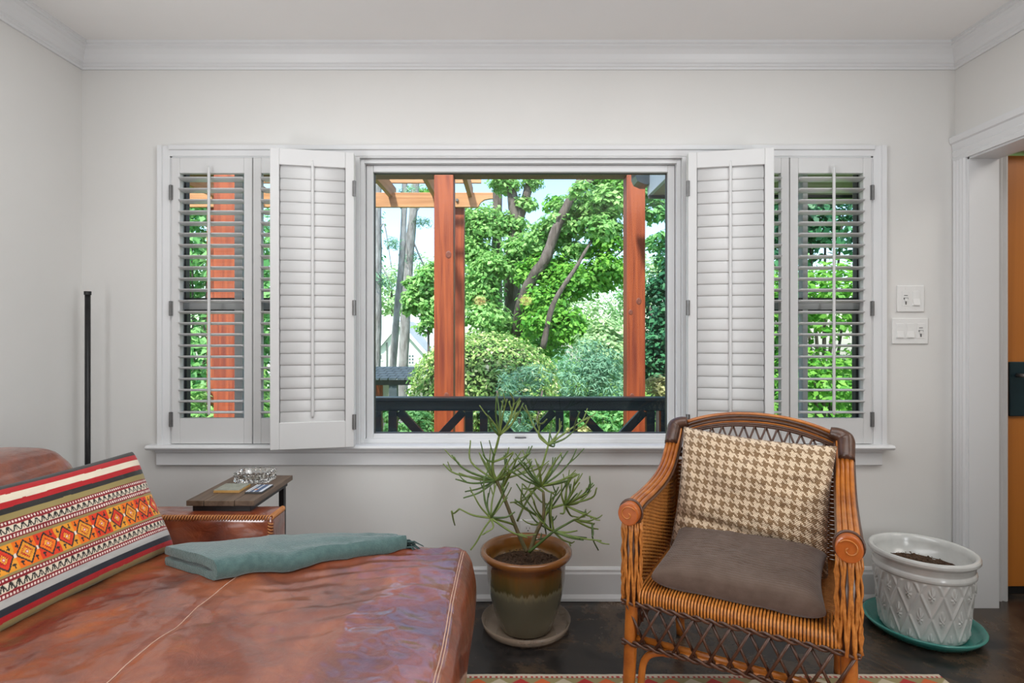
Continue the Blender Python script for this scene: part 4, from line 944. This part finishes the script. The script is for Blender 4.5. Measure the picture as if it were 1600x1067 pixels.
hpil = mesh_uv('houndstooth_pillow', V, F, UV, houndstooth())
tag(hpil, 'beige and brown houndstooth pillow leaning against the wicker chair back', 'pillow')
tl = math.radians(17); roll = math.radians(3)
up = z_*math.cos(tl)+v_*math.sin(tl); nf = (v_*math.cos(tl)-z_*math.sin(tl))
uu = u_*math.cos(roll)-up*math.sin(roll); up2 = up*math.cos(roll)+u_*math.sin(roll)
Rh = Matrix((uu, nf, up2)).transposed()
hpil.matrix_world = Matrix.Translation(org+v_*.440+u_*.0+z_*.602)@Rh.to_4x4()

# ------------------------------------------------------------------ outside: porch, rail, pergola
b = MB(); nx, ny = 60, 50; xs = np.linspace(-60, 60, nx); ys_ = np.concatenate([np.linspace(.3, 12, 25), np.linspace(13, 140, 25)])
X, Y = np.meshgrid(xs, ys_, indexing='ij'); Z = np.interp(Y, [0, 2, 8, 20, 45, 140], [-1.0, -1.1, -1.35, -2.2, -4.2, -6.0])+.25*(fbm(X*.3, Y*.3)-.5)
b.add(np.stack([X, Y, Z], -1), [(i*ny+j, (i+1)*ny+j, (i+1)*ny+j+1, i*ny+j+1) for i in range(nx-1) for j in range(ny-1)])
GR = mat('lawn', (.10, .22, .03), .95, col2=(.20, .33, .07), nscale=1.2, bump=1, bscale=30, bdist=.05, spec=.1); struct(b.build('ground', GR, smooth=True))
def gz(x, y): return float(np.interp(y, [0, 2, 8, 20, 45, 140], [-1.0, -1.1, -1.35, -2.2, -4.2, -6.0]))
dk = bpy.data.objects.new('floor_porch', None); C.objects.link(dk); struct(dk)
DKW = wood_mat('porch_boards', (.36, .33, .30), (.50, .47, .43), .7, axis=0)
bm_ = None
for i in range(12):
    if bm_ is None:
        b = MB(); b.box(-3.6, 1.6, 0, .14, -.18, -.15); o = b.build('deck_board', DKW, dk); bm_ = o; o.location = (0, .105, 0)
    else: dupe(bm_, dk, (0, .105+.146*i, 0))
b = MB(); b.box(-3.6, 1.6, .2, 1.9, -1.3, -.19); b.build('deck_skirt', M['navy'], dk)
def post(name, label, x0, x1, y0, y1, z0, z1, knots=()):
    t = thing(name, label, 'post', ((x0+x1)/2, (y0+y1)/2, z0)); W, D = (x1-x0)/2, (y1-y0)/2
    b = MB(); b.box(-W, W, -D, D, 0, z1-z0); b.build('timber', M['cedar'], t, bevel=.006)
    for (kx, kz, r) in knots:
        b = MB(); b.lathe([(0, .0022), (r*.7, .002), (r, 0)], 14); k = b.build('knot', KNOT, t); k.rotation_euler = (PI/2, 0, 0); k.location = (kx, -D-.0002, kz-z0); k.scale = (1, 1.3, 1)
    return t
KNOT = mat('cedar_knot', (.12, .03, .02), .6, col2=(.22, .06, .03), nscale=60)
post('porch_post', 'reddish cedar post nearest the middle of the picture window', -.555, -.413, 1.632, 1.772, -.15, 2.335, ((.035, 1.75, .022), (.02, .72, .02)))
post('porch_post', 'cedar post at the right side of the picture window', .852, .987, 1.632, 1.770, -.15, 2.335, ((.02, 1.41, .02), (-.04, 1.33, .016), (-.03, .72, .016)))
post('porch_post', 'cedar post seen through the left shutter louvers', -2.165, -1.99, 1.632, 1.772, -.15, 2.335)
tag(MB().box(-3.2, 1.35, 1.63, 1.775, 2.336, 2.52).build('porch_beam', wood_mat('dark_red_beam', (.13, .035, .018), (.2, .06, .03), .6, axis=0), None, bevel=.005), 'dark red beam across the tops of the porch posts', 'beam')
# eave with gutter at the upper right, a wing of the house
ev = thing('house_eave', 'dark eave corner with gutter at the top right of the picture window', 'eave', (.90, 1.22, 2.045))
SOF = mat('eave_soffit', (.30, .25, .22), .7, col2=(.34, .29, .25), nscale=5)
for k in range(8):
    b = MB(); b.box(.052, 1.7, -1.02+.135*k, -.888+.135*k, .055, .072); b.build('soffit_board', SOF, ev)
b = MB(); b.box(.03, 1.7, .062, .09, .035, .30); b.build('fascia', M['navy'], ev)
b = MB(); b.box(.025, .05, -1.02, .092, .055, .30); b.build('barge_board', mat('pale_barge_board', (.40, .46, .52), .5, col2=(.45, .5, .56), nscale=5), ev)
GUT = mat('grey_gutter', (.05, .062, .07), .3, .5, col2=(.07, .085, .095), nscale=8)
b = MB(); b.prism([(-.01, .12), (.022, .12), (.022, .215), (-.07, .215), (-.07, .175), (-.055, .14)], 1, .03, .16); b.build('gutter', GUT, ev)
# black railing of panels with crossed braces and round bosses
rl = thing('porch_railing', 'black wooden porch railing with crossed braces below the picture window', 'railing', (0, 1.38, -.15))
def rx(px): return (px-797)/FPX*3.9
R0, R1 = rx(581), rx(1049); zb = .15
b = MB(); b.box(R0, R1, -.045, .045, .741+zb-.024, .741+zb); b.build('cap_rail', M['navy'], rl, bevel=.004)
b = MB(); b.box(R0, R1, -.02, .02, .648+zb, .741+zb-.0245); b.build('top_rail', M['navy'], rl, bevel=.003)
b = MB(); b.box(R0, R1, -.02, .02, .09+zb, .17+zb); b.build('bottom_rail', M['navy'], rl, bevel=.003)
for p0, p1 in ((582, 597), (608, 621), (727, 739), (750, 762), (868, 880), (890, 902), (1009, 1022), (1031, 1049)):
    b = MB(); b.box(rx(p0), rx(p1), -.026, .026, .0, .647+zb); b.build('baluster', M['navy'], rl, bevel=.003)
for a, c in ((621, 727), (762, 868), (902, 1009)):
    x0, x1 = rx(a), rx(c); xm, zm = (x0+x1)/2, .409+zb; h = .239-.005
    for p, q in (((x0+.012, zm+h), (xm-.035, zm+.035)), ((x1-.012, zm+h), (xm+.035, zm+.035)), ((x0+.012, zm-h), (xm-.035, zm-.035)), ((x1-.012, zm-h), (xm+.035, zm-.035))):
        b = MB(); b.bar((p[0], 0, p[1]), (q[0], 0, q[1]), .056, .036, up=(0, 1, 0)); b.build('brace', M['navy'], rl, bevel=.003)
    b = MB(); b.tube([(xm, -.026, zm), (xm, .026, zm)], .066, 24); b.build('boss', M['navy'], rl, bevel=.004)
# pergola beyond the porch
pg = thing('pergola', 'pale orange timber pergola with shaped beam end behind the left post', 'pergola', (0, 3.5, -1.2))
def PG(y): return y-3.5
zo = 1.2
poly = [(-3.6, 2.495), (-.335, 2.495), (-.325, 2.50), (-.312, 2.535), (-.285, 2.563), (-.235, 2.580), (-.185, 2.584), (-.185, 2.592)]
poly += [(-.30, 2.648), (-3.6, 2.648)]
poly = [(-3.6, 2.495), (-.335, 2.495), (-.322, 2.52), (-.30, 2.55), (-.265, 2.572), (-.215, 2.582), (-.180, 2.584), (-.180, 2.648), (-3.6, 2.648)]
b = MB(); b.prism([(x, z+zo) for x, z in poly], 1, PG(3.43), PG(3.475)); b.build('beam', M['cedarx'], pg, bevel=.004)
for xo in (-.63, -3.2):
    b = MB(); b.box(xo, xo+.144, PG(3.48), PG(3.62), 0, 2.60+zo); b.build('pergola_post', M['cedar'], pg, bevel=.005)
b = MB(); b.tube([(-.553, PG(3.43), 2.566+zo), (-.553, PG(3.412), 2.566+zo)], [.018, .015], 12); b.build('bolt', M['steel'], pg)
ra = None
for x in (-3.1, -2.64, -2.17, -1.71, -1.25, -.79, -.42):
    if ra is None: b = MB(); b.box(-.022, .022, PG(1.95), PG(3.62), 2.60+zo, 2.74+zo); ra = b.build('rafter', M['cedary'], pg, bevel=.003); ra.location = (x, 0, 0)
    else: dupe(ra, pg, (x, 0, 0))
sl = None
for y in np.arange(2.1, 3.62, .22):
    if sl is None: b = MB(); b.box(-3.5, -.30, -.02, .02, 2.742+zo, 2.78+zo); sl = b.build('slat', M['cedarx'], pg); sl.location = (0, PG(y), 0)
    else: dupe(sl, pg, (0, PG(y), 0))
# ------------------------------------------------------------------ foliage
def leaves_mesh(name, P, Nn, size, m, parent, rs, asp=.5, fold=.25):
    n = len(P); size = np.broadcast_to(size, (n,))
    T = rs.normal(size=(n, 3)); T -= Nn*np.sum(T*Nn, 1)[:, None]; T /= np.linalg.norm(T, axis=1)[:, None]+1e-9
    B = np.cross(Nn, T); s = size[:, None]
    V = np.stack([P-T*s*.5, P+B*s*asp*.5+Nn*s*fold*.25-T*s*.05, P+T*s*.5-Nn*s*.08, P-B*s*asp*.5+Nn*s*fold*.25-T*s*.05], 1).reshape(-1, 3)
    me = bpy.data.meshes.new(name); me.vertices.add(4*n); me.vertices.foreach_set('co', V.reshape(-1))
    me.loops.add(4*n); me.loops.foreach_set('vertex_index', np.arange(4*n)); me.polygons.add(n)
    me.polygons.foreach_set('loop_start', np.arange(n)*4); me.polygons.foreach_set('loop_total', np.full(n, 4)); me.update()
    return link(name, me, m, parent, kind='stuff')
def clumps(rs, centre, rad, n, sub=40, spread=.28, shell=.75):
    """n leaf positions in an ellipsoid built of sub smaller tufts"""
    d = rs.normal(size=(sub, 3)); d /= np.linalg.norm(d, axis=1)[:, None]; q = (shell+(1-shell)*rs.rand(sub))*rs.rand(sub)**.25
    cc = d*q[:, None]; k = rs.randint(0, sub, n); o = rs.normal(size=(n, 3)); r_ = np.linalg.norm(o, axis=1)[:, None]
    P = cc[k]+o/r_*np.minimum(r_, 1.9)*spread*.55
    N = o/r_*.8+d[k]*.5+np.array([0, 0, .9])+rs.normal(size=(n, 3))*.45; N /= np.linalg.norm(N, axis=1)[:, None]
    return np.array(centre)+P*np.array(rad), N
LV = {
 'bright': leaf_mat('maple_leaf', (.13, .37, .08), (.46, .72, .26), transl=.45),
 'mid': leaf_mat('mid_leaf', (.09, .31, .09), (.32, .60, .22), transl=.42),
 'deep': leaf_mat('deep_leaf', (.08, .31, .035), (.30, .60, .10), transl=.45),
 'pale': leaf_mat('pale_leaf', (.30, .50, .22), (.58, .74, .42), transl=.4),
 'blue': leaf_mat('bluish_needles', (.12, .31, .19), (.32, .54, .36), transl=.35),
 'dark': leaf_mat('evergreen_leaf', (.015, .10, .045), (.07, .25, .10), transl=.2),
 'hedge': leaf_mat('variegated_leaf', (.10, .30, .05), (.50, .66, .22), (.85, .76, .52)),
 'cream': leaf_mat('cream_leaf', (.30, .33, .10), (.62, .58, .30)),
}
BK = mat('grey_bark', (.065, .048, .04), .9, col2=(.16, .13, .115), nscale=9, stretch=(1, 1, .25), bump=1, bscale=14, bdist=.04)
BKP = mat('pine_bark', (.17, .155, .15), .9, col2=(.34, .33, .33), nscale=8, stretch=(1, 1, .3), bump=1, bscale=12, bdist=.04)
def trunk(parent, pts, d, w0, w1, m, name='trunk', dd=None):
    """pts are picture points at distance d (dd: list of distances), w widths in px"""
    D = dd or [d]*len(pts); P = cr([at(x, y, q) for (x, y), q in zip(pts, D)], 5); R = np.linspace(w0/2/FPX*D[0], w1/2/FPX*D[-1], len(P)); R = R*(1+.06*np.sin(np.arange(len(P))*1.7))
    b = MB(); b.tube(P, R, 9); return b.build(name, m, parent, smooth=True)
def crown(parent, blobs, d, size, m, seed, asp=.55, spread=.42, name='foliage', mul=1.0):
    rs = np.random.RandomState(seed); PP = []; NN = []
    for bl in blobs:
        cx, cy, rx_, ry_, n = bl[:5]; n = int(n*mul); dd = bl[5] if len(bl) > 5 else d
        c = at(cx, cy, dd); P, N = clumps(rs, c, (rx_/FPX*dd, max(rx_, ry_)/FPX*dd*.9, ry_/FPX*dd), n, max(14, n//34), spread); PP.append(P); NN.append(N)
    P = np.concatenate(PP); N = np.concatenate(NN)
    return leaves_mesh(name, P, N, size*(.7+.6*rs.rand(len(P))), m, parent, rs, asp)
def tree(name, label, cat, px, d, group=None):
    x, y, _ = at(px, 520, d); return thing(name, label, cat, (x, y, gz(x, y)), group=group)
def free(o, t):
    """children are given in world space"""
    o.matrix_parent_inverse = Matrix.Translation(-Vector(t.location)); return o
# pines on the left
PN = [('first grey pine trunk from the left edge of the picture window', 587, 14, [(585, 700), (586, 600), (588, 450), (588, 300), (589, 150)], 18, 15),
      ('thin dark leaning pine trunk, second from the left in the picture window', 615, 15, [(606, 700), (612, 600), (619, 500), (628, 400), (632, 300), (634, 160)], 13, 8),
      ('thick grey leaning pine trunk just left of the middle cedar post', 632, 16, [(624, 700), (629, 600), (634, 480), (641, 380), (648, 300), (655, 160)], 17, 12)]
for i, (lb, px, d, pts, w0, w1) in enumerate(PN):
    t = tree('pine_tree', lb, 'tree', px, d); free(trunk(t, pts, d, w0, w1, BKP), t)
    br = [[(588, 380), (600, 350), (612, 420)], [(589, 400), (604, 430), (612, 450)]][:2] if i == 0 else ([[(632, 340), (640, 420), (658, 470)], [(630, 330), (612, 300), (605, 260)]] if i == 1 else [[(644, 340), (656, 322), (664, 300)], [(645, 375), (660, 410), (672, 430)]])
    for q in br: free(trunk(t, q, d, 3, 1.2, BKP, 'branch'), t)
    free(crown(t, [((600, 415, 640)[i], (440, 470, 400)[i] if i != 1 else 350, 20, 12, 260), ((612, 640, 662)[i], (380, 300, 345)[i], 18, 10, 200)], d, .16, LV['blue'], 30+i, .12, .5), t)
# big oak: several stems and a spreading crown
ok = tree('oak_tree', 'large many stemmed oak spreading across the middle of the view', 'tree', 810, 17)
for pts, w0, w1, dd in (
    ([(778, 640), (777, 520), (776, 420), (777, 330), (779, 200)], 20, 13, [18]*5),
    ([(806, 640), (804, 560), (801, 470), (801, 400), (806, 350), (800, 300), (790, 200)], 34, 13, [17]*7),
    ([(806, 360), (818, 320), (828, 280), (838, 190)], 16, 11, [17, 17, 17, 17]),
    ([(806, 545), (815, 478), (832, 435), (852, 405), (868, 360), (884, 325), (905, 285), (930, 230)], 20, 11, [16, 15, 14.6, 14.4, 14.4, 14.4, 14.4, 14.4]),
    ([(893, 312), (912, 292), (935, 270), (970, 250)], 11, 6, [14.4]*4),
    ([(848, 545), (862, 482), (880, 448), (900, 418), (916, 390), (928, 372), (944, 350)], 10, 2, [13.4, 13.4, 13.4, 13.5, 13.8, 14.6, 15.8]),
    ([(866, 478), (884, 455), (905, 438), (930, 422)], 10, 6, [15.4]*4),
    ([(930, 422), (955, 395), (985, 385), (1020, 380)], 4, 2, [15.4]*4),
    ([(905, 440), (950, 410), (990, 375)], 4, 2, [15.4]*3)):
    free(trunk(ok, pts, 17, w0, w1, BK, 'trunk' if w0 > 18 else 'branch', dd), ok)
free(crown(ok, [(760, 350, 42, 26, 900), (742, 392, 30, 22, 800), (775, 420, 40, 26, 900, 16), (750, 455, 36, 30, 1000, 16), (760, 500, 34, 26, 700, 15.5), (800, 350, 24, 18, 420), (815, 395, 34, 24, 800, 16), (845, 375, 36, 22, 800, 15.5), (880, 355, 38, 20, 800, 15), (940, 358, 20, 16, 260, 13.0), (905, 300, 22, 14, 120, 13.6), (915, 330, 40, 22, 900, 15), (950, 315, 34, 24, 800, 14.5), (940, 355, 34, 18, 560, 14.5), (900, 390, 30, 14, 420, 15), (790, 290, 26, 16, 360), (832, 284, 18, 12, 200), (820, 320, 18, 12, 260), (735, 350, 22, 24, 420)], 17, .15, LV['bright'], 5, .6, .5, mul=2.1), ok)
free(crown(ok, [(850, 470, 40, 26, 800, 14.5), (900, 440, 46, 26, 1000, 14.5), (945, 425, 40, 28, 700, 14.5), (870, 505, 50, 24, 1000, 14), (910, 520, 44, 20, 700, 14), (860, 420, 40, 20, 600, 15), (945, 288, 30, 12, 260, 15), (975, 300, 26, 22, 380, 14.5), (868, 318, 24, 10, 130, 15.5), (885, 335, 24, 10, 150, 15.5), (950, 380, 34, 20, 320, 14.5), (660, 300, 30, 8, 160, 18), (835, 430, 30, 20, 400, 15), (800, 520, 40, 20, 700, 16), (845, 545, 44, 18, 600, 15)], 15, .145, LV['deep'], 6, .6, .5, mul=2.1), ok)
free(crown(ok, [(1025, 330, 26, 24, 420, 13), (1030, 375, 24, 18, 300, 13), (1015, 300, 22, 14, 200, 13), (1040, 410, 20, 14, 130, 13)], 13, .17, LV['mid'], 7), ok)
# tree with light leaves in front of the pines
t = tree('young_tree', 'bright leafy young tree between the pines and the cedar post', 'tree', 668, 13)
free(trunk(t, [(672, 700), (670, 560), (668, 480), (666, 420)], 13, 5, 2, BK), t); free(crown(t, [(655, 470, 26, 22, 700), (672, 440, 24, 26, 700), (648, 445, 16, 14, 260), (668, 500, 24, 20, 420), (690, 470, 24, 40, 500), (640, 480, 14, 12, 200)], 13, .16, LV['bright'], 8), t)
# trees far behind, one by one
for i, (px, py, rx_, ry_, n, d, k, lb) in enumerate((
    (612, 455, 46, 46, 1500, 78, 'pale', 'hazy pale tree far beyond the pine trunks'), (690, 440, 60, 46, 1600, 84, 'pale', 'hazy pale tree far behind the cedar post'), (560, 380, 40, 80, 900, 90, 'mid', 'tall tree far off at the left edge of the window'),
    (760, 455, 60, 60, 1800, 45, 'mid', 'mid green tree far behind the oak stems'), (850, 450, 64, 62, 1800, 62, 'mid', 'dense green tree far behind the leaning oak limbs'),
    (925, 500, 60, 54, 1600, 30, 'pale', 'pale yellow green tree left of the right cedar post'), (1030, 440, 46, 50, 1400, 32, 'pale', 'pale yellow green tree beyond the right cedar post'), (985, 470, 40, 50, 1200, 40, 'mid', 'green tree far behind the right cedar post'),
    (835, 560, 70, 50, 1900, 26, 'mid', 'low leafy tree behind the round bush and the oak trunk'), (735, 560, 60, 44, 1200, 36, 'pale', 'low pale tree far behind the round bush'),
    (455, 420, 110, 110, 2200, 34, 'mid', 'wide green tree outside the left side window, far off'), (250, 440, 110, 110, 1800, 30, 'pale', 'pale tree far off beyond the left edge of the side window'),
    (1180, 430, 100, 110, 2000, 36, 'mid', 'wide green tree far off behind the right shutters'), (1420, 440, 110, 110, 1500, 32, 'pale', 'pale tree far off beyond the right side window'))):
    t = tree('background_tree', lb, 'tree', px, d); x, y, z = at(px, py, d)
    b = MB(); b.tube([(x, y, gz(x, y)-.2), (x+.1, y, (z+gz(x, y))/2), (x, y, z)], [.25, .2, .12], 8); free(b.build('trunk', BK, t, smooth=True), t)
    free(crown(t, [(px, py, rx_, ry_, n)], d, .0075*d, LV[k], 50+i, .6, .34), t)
# shrubs
def shrub(label, blobs, d, size, k, seed, name='shrub', asp=.6, spread=.3, stems=3):
    t = tree(name, label, 'shrub', blobs[0][0], blobs[0][5] if len(blobs[0]) > 5 else d)
    free(crown(t, blobs, d, size, LV[k], seed, asp, spread), t); L = Vector(t.location)
    c = at(blobs[0][0], blobs[0][1], d)
    for q in range(stems):
        b = MB(); o = (q-(stems-1)/2)*.12; b.tube([(L.x+o*.4, L.y, L.z-.1), (L.x+o, L.y+.05*q, (L.z+c[2])/2), (c[0]+o*2.2, c[1], c[2])], [.03, .025, .012], 6); free(b.build('stem', BK, t, smooth=True), t)
    return t
rs = np.random.RandomState(3)
t = tree('round_bush', 'round clipped variegated bush behind the middle cedar post', 'shrub', 757, 8)
c = np.array(at(757, 618, 8.0)); n = 15000; D_ = rs.normal(size=(n, 3)); D_ /= np.linalg.norm(D_, axis=1)[:, None]; rad = .90+.12*fbm(D_[:, 0]*4+9, D_[:, 2]*4+D_[:, 1]*3)+rs.normal(size=n)*.035-.12*(rs.rand(n) < .3)*rs.rand(n)
P = c+D_*rad[:, None]*np.array([1.08, 1.0, .90]); P[:, 2] = np.maximum(P[:, 2], gz(0, 5.5)+.05); N = D_+np.array([0, 0, .5])+rs.normal(size=(n, 3))*.55; N /= np.linalg.norm(N, axis=1)[:, None]
free(leaves_mesh('foliage', P, N, .062*(.7+.6*rs.rand(n)), LV['hedge'], t, rs, .55), t)
V_, F_ = rbox(1.7, 1.6, 1.4, .65, (12, 12, 10)); b = MB(); b.add(V_+c, F_); free(b.build('inner_twigs', mat('dark_green_twigs', (.03, .06, .015), .95, col2=(.06, .1, .03), nscale=14, bump=1, bscale=20, bdist=.05), t), t)  # solid dark green core inside the leaf shell
b = MB(); b.tube([(c[0], c[1], gz(0, 5.5)-.1), (c[0], c[1], c[2]-.4)], .08, 8); free(b.build('stem', BK, t, smooth=True), t)
shrub('feathery blue green conifer shrub right of the round bush', [(900, 600, 56, 50, 2600), (860, 625, 50, 34, 1200), (950, 600, 44, 54, 1800), (925, 560, 34, 30, 900)], 10, .13, 'blue', 71, 'conifer_shrub', .16, .4)
shrub('loose bluish conifer growing in front of the round bush', [(812, 610, 40, 34, 800), (800, 650, 44, 26, 700), (835, 585, 26, 22, 350)], 6.6, .10, 'blue', 72, 'conifer_shrub', .14, .45)
shrub('pale green shrub beside the right cedar post', [(935, 530, 46, 36, 1500), (960, 560, 34, 50, 1300)], 12, .12, 'pale', 73)
shrub('dark evergreen tree right of the right cedar post', [(1045, 480, 44, 70, 3600), (1030, 560, 40, 50, 2200), (1085, 420, 60, 90, 2600), (1060, 620, 60, 60, 1600)], 8, .085, 'dark', 74, 'evergreen_tree')
shrub('cream leaved wispy plant beside the railing end', [(1028, 604, 24, 16, 420), (1040, 625, 20, 16, 260)], 5.2, .055, 'cream', 75, 'potted_shrub', .35, .5)
shrub('low green shrub under the left half of the railing', [(640, 668, 44, 26, 1500), (600, 650, 30, 18, 500)], 7, .07, 'mid', 76)
shrub('low dark shrub under the middle of the railing', [(700, 690, 50, 22, 900), (750, 700, 40, 22, 600)], 6.8, .08, 'deep', 77)
shrub('low green shrub under the right bay of the railing', [(950, 655, 60, 26, 1700), (890, 650, 40, 20, 700)], 9, .09, 'mid', 78)
shrub('low sandy shrub under the right bay of the railing', [(905, 680, 30, 14, 500)], 7.2, .06, 'cream', 79)
# greenery seen only through the louvers
shrub('leafy shrub outside the left side window', [(300, 380, 120, 110, 3200), (330, 560, 110, 90, 2600), (430, 450, 80, 120, 2200)], 9, .14, 'mid', 80)
shrub('ferny shrub low outside the left side window', [(310, 640, 60, 40, 900), (400, 620, 50, 40, 700)], 6, .13, 'bright', 81, asp=.2)
shrub('dark tree high outside the right side window', [(1290, 330, 150, 90, 3200), (1200, 360, 80, 80, 1400)], 8.5, .12, 'dark', 82, 'evergreen_tree')
shrub('bright bush outside the right side window', [(1290, 470, 130, 60, 2600), (1210, 500, 60, 70, 1400), (1300, 600, 130, 70, 2600), (1220, 620, 60, 60, 900)], 7.5, .10, 'deep', 83)
# ------------------------------------------------------------------ neighbour house and garden pavilion
hs = thing('white_house', 'white gabled house with grey roof behind the pine trunks', 'house', (0, 0, 0))
HD = 46.0
def hp(px, py, dd=0): return np.array(at(px, py, HD+dd))
WH = mat('white_siding', (.72, .72, .70), .7, col2=(.76, .76, .74), nscale=3); RF = mat('grey_shingle', (.34, .37, .40), .85, col2=(.42, .45, .48), nscale=2, bump=.6, bscale=8, bdist=.05); DG = mat('dark_window', (.10, .13, .15), .2, col2=(.13, .16, .18), nscale=2)
x0, _, zr = hp(588, 545); x1, _, _ = hp(662, 545); xm, y0, zp = hp(624, 507); zg = gz(0, HD+CY)
poly = [(x0, zg), (x1, zg), (x1, zr-.3), (xm, zp), (x0, zr-.3)]; b = MB(); b.prism(poly, 1, y0, y0+7); b.build('gable_wall', WH, hs)
for p, q in (((x0-.35, zr-.55), (xm, zp+.12)), ((x1+.35, zr-.55), (xm, zp+.12))):
    b = MB(); b.prism([p, q, (q[0], q[1]+.22), (p[0], p[1]+.22)], 1, y0-.35, y0+7); b.build('gable_roof', RF, hs)
    b = MB(); b.bar((p[0], y0-.36, p[1]+.02), (q[0], y0-.36, q[1]+.02), .06, .26, up=(0, 0, 1)); b.build('barge_board', WH, hs)
ax0, _, az0 = hp(560, 548, 4); ax1, _, az1 = hp(700, 500, 9)
b = MB(); b.box(ax0-8, ax1, y0+4, y0+14, zg, az0+.2); b.build('main_wall', WH, hs)
b = MB(); b.prism([(y0+3.2, az0), (y0+9, az1+.1), (y0+15, az0), (y0+15, az0+.2), (y0+9, az1+.35), (y0+3.2, az0+.2)], 0, ax0-8.4, ax1+.3); b.build('main_roof', RF, hs)
def hwin(px0, px1, py0, py1, gx, gz_):
    a = hp(px0, py1); c = hp(px1, py0); b = MB(); b.box(a[0]-.08, c[0]+.08, y0-.06, y0+.05, a[2]-.08, c[2]+.08); f = b.build('window', WH, hs)
    for i in range(gx):
        for j in range(gz_):
            w_, h_ = (c[0]-a[0])/gx, (c[2]-a[2])/gz_; b = MB(); b.box(a[0]+w_*i+.06, a[0]+w_*(i+1)-.03, y0-.075, y0-.061, a[2]+h_*j+.05, a[2]+h_*(j+1)-.03); b.build('pane', DG, f)
hwin(638, 647, 554, 569, 2, 3); hwin(590, 597, 554, 562, 1, 1)
b = MB(); b.tube([(hp(605, 520)[0], y0-.1, hp(0, 535)[2]), (hp(605, 520)[0], y0-.1, zg)], .06, 6); b.build('downpipe', M['steel'], hs)
gv = thing('garden_pavilion', 'low dark shingled pavilion roof on a post before the white house', 'pavilion', (0, 0, 0))
PD = 12.0
def vp(px, py, dd=0): return np.array(at(px, py, PD+dd))
SH = mat('dark_slate', (.035, .05, .062), .6, col2=(.06, .08, .095), nscale=9)
xl, yl, ze = vp(540, 592); xr_, _, _ = vp(650, 592); zt = vp(0, 574, 1.4)[2]
rows = 5; shm = None
for r in range(rows):
    f0, f1 = r/rows, (r+1.35)/rows; ya, yb = yl+1.4*f0, yl+1.4*f1; za, zb_ = ze+(zt-ze)*f0, ze+(zt-ze)*f1; k = 0; x = xl+(.09 if r % 2 else 0)
    while x < xr_-.1:
        wd = .168; b = MB(); b.add([(x, ya, za+.02), (x+wd, ya, za+.02), (x+wd, yb, zb_+.004), (x, yb, zb_+.004), (x+.01, ya, za-.025), (x+wd-.01, ya, za-.025), (x+wd, yb, zb_-.01), (x, yb, zb_-.01)], [(0, 1, 2, 3), (7, 6, 5, 4), (0, 4, 5, 1), (1, 5, 6, 2), (2, 6, 7, 3), (3, 7, 4, 0)]); b.build('shingle', SH, gv); x += .18
b = MB(); b.box(xl, xr_-.1, yl+.1, yl+.2, ze-.14, ze-.03); b.build('fascia', M['navy'], gv)
px_, py_, _ = vp(615, 600, .2); b = MB(); b.box(px_-.085, px_+.085, py_-.08, py_+.08, gz(0, py_)-.05, ze-.12); b.build('pavilion_post', SH, gv)
px_, py_, _ = vp(552, 600, .2); b = MB(); b.box(px_-.085, px_+.085, py_-.08, py_+.08, gz(0, py_)-.05, ze-.12); b.build('pavilion_post', SH, gv)
a = vp(587, 600, 1.3); c = vp(597, 640, 1.3); b = MB(); b.box(a[0], c[0], a[1], a[1]+.1, gz(0, a[1])-.05, ze); b.build('timber_panel', M['cedar'], gv)
a = vp(540, 600, 1.5); b = MB(); b.box(a[0], vp(608, 600, 1.5)[0], a[1], a[1]+.1, gz(0, a[1])-.05, ze+.1); b.build('rear_wall', WH, gv)
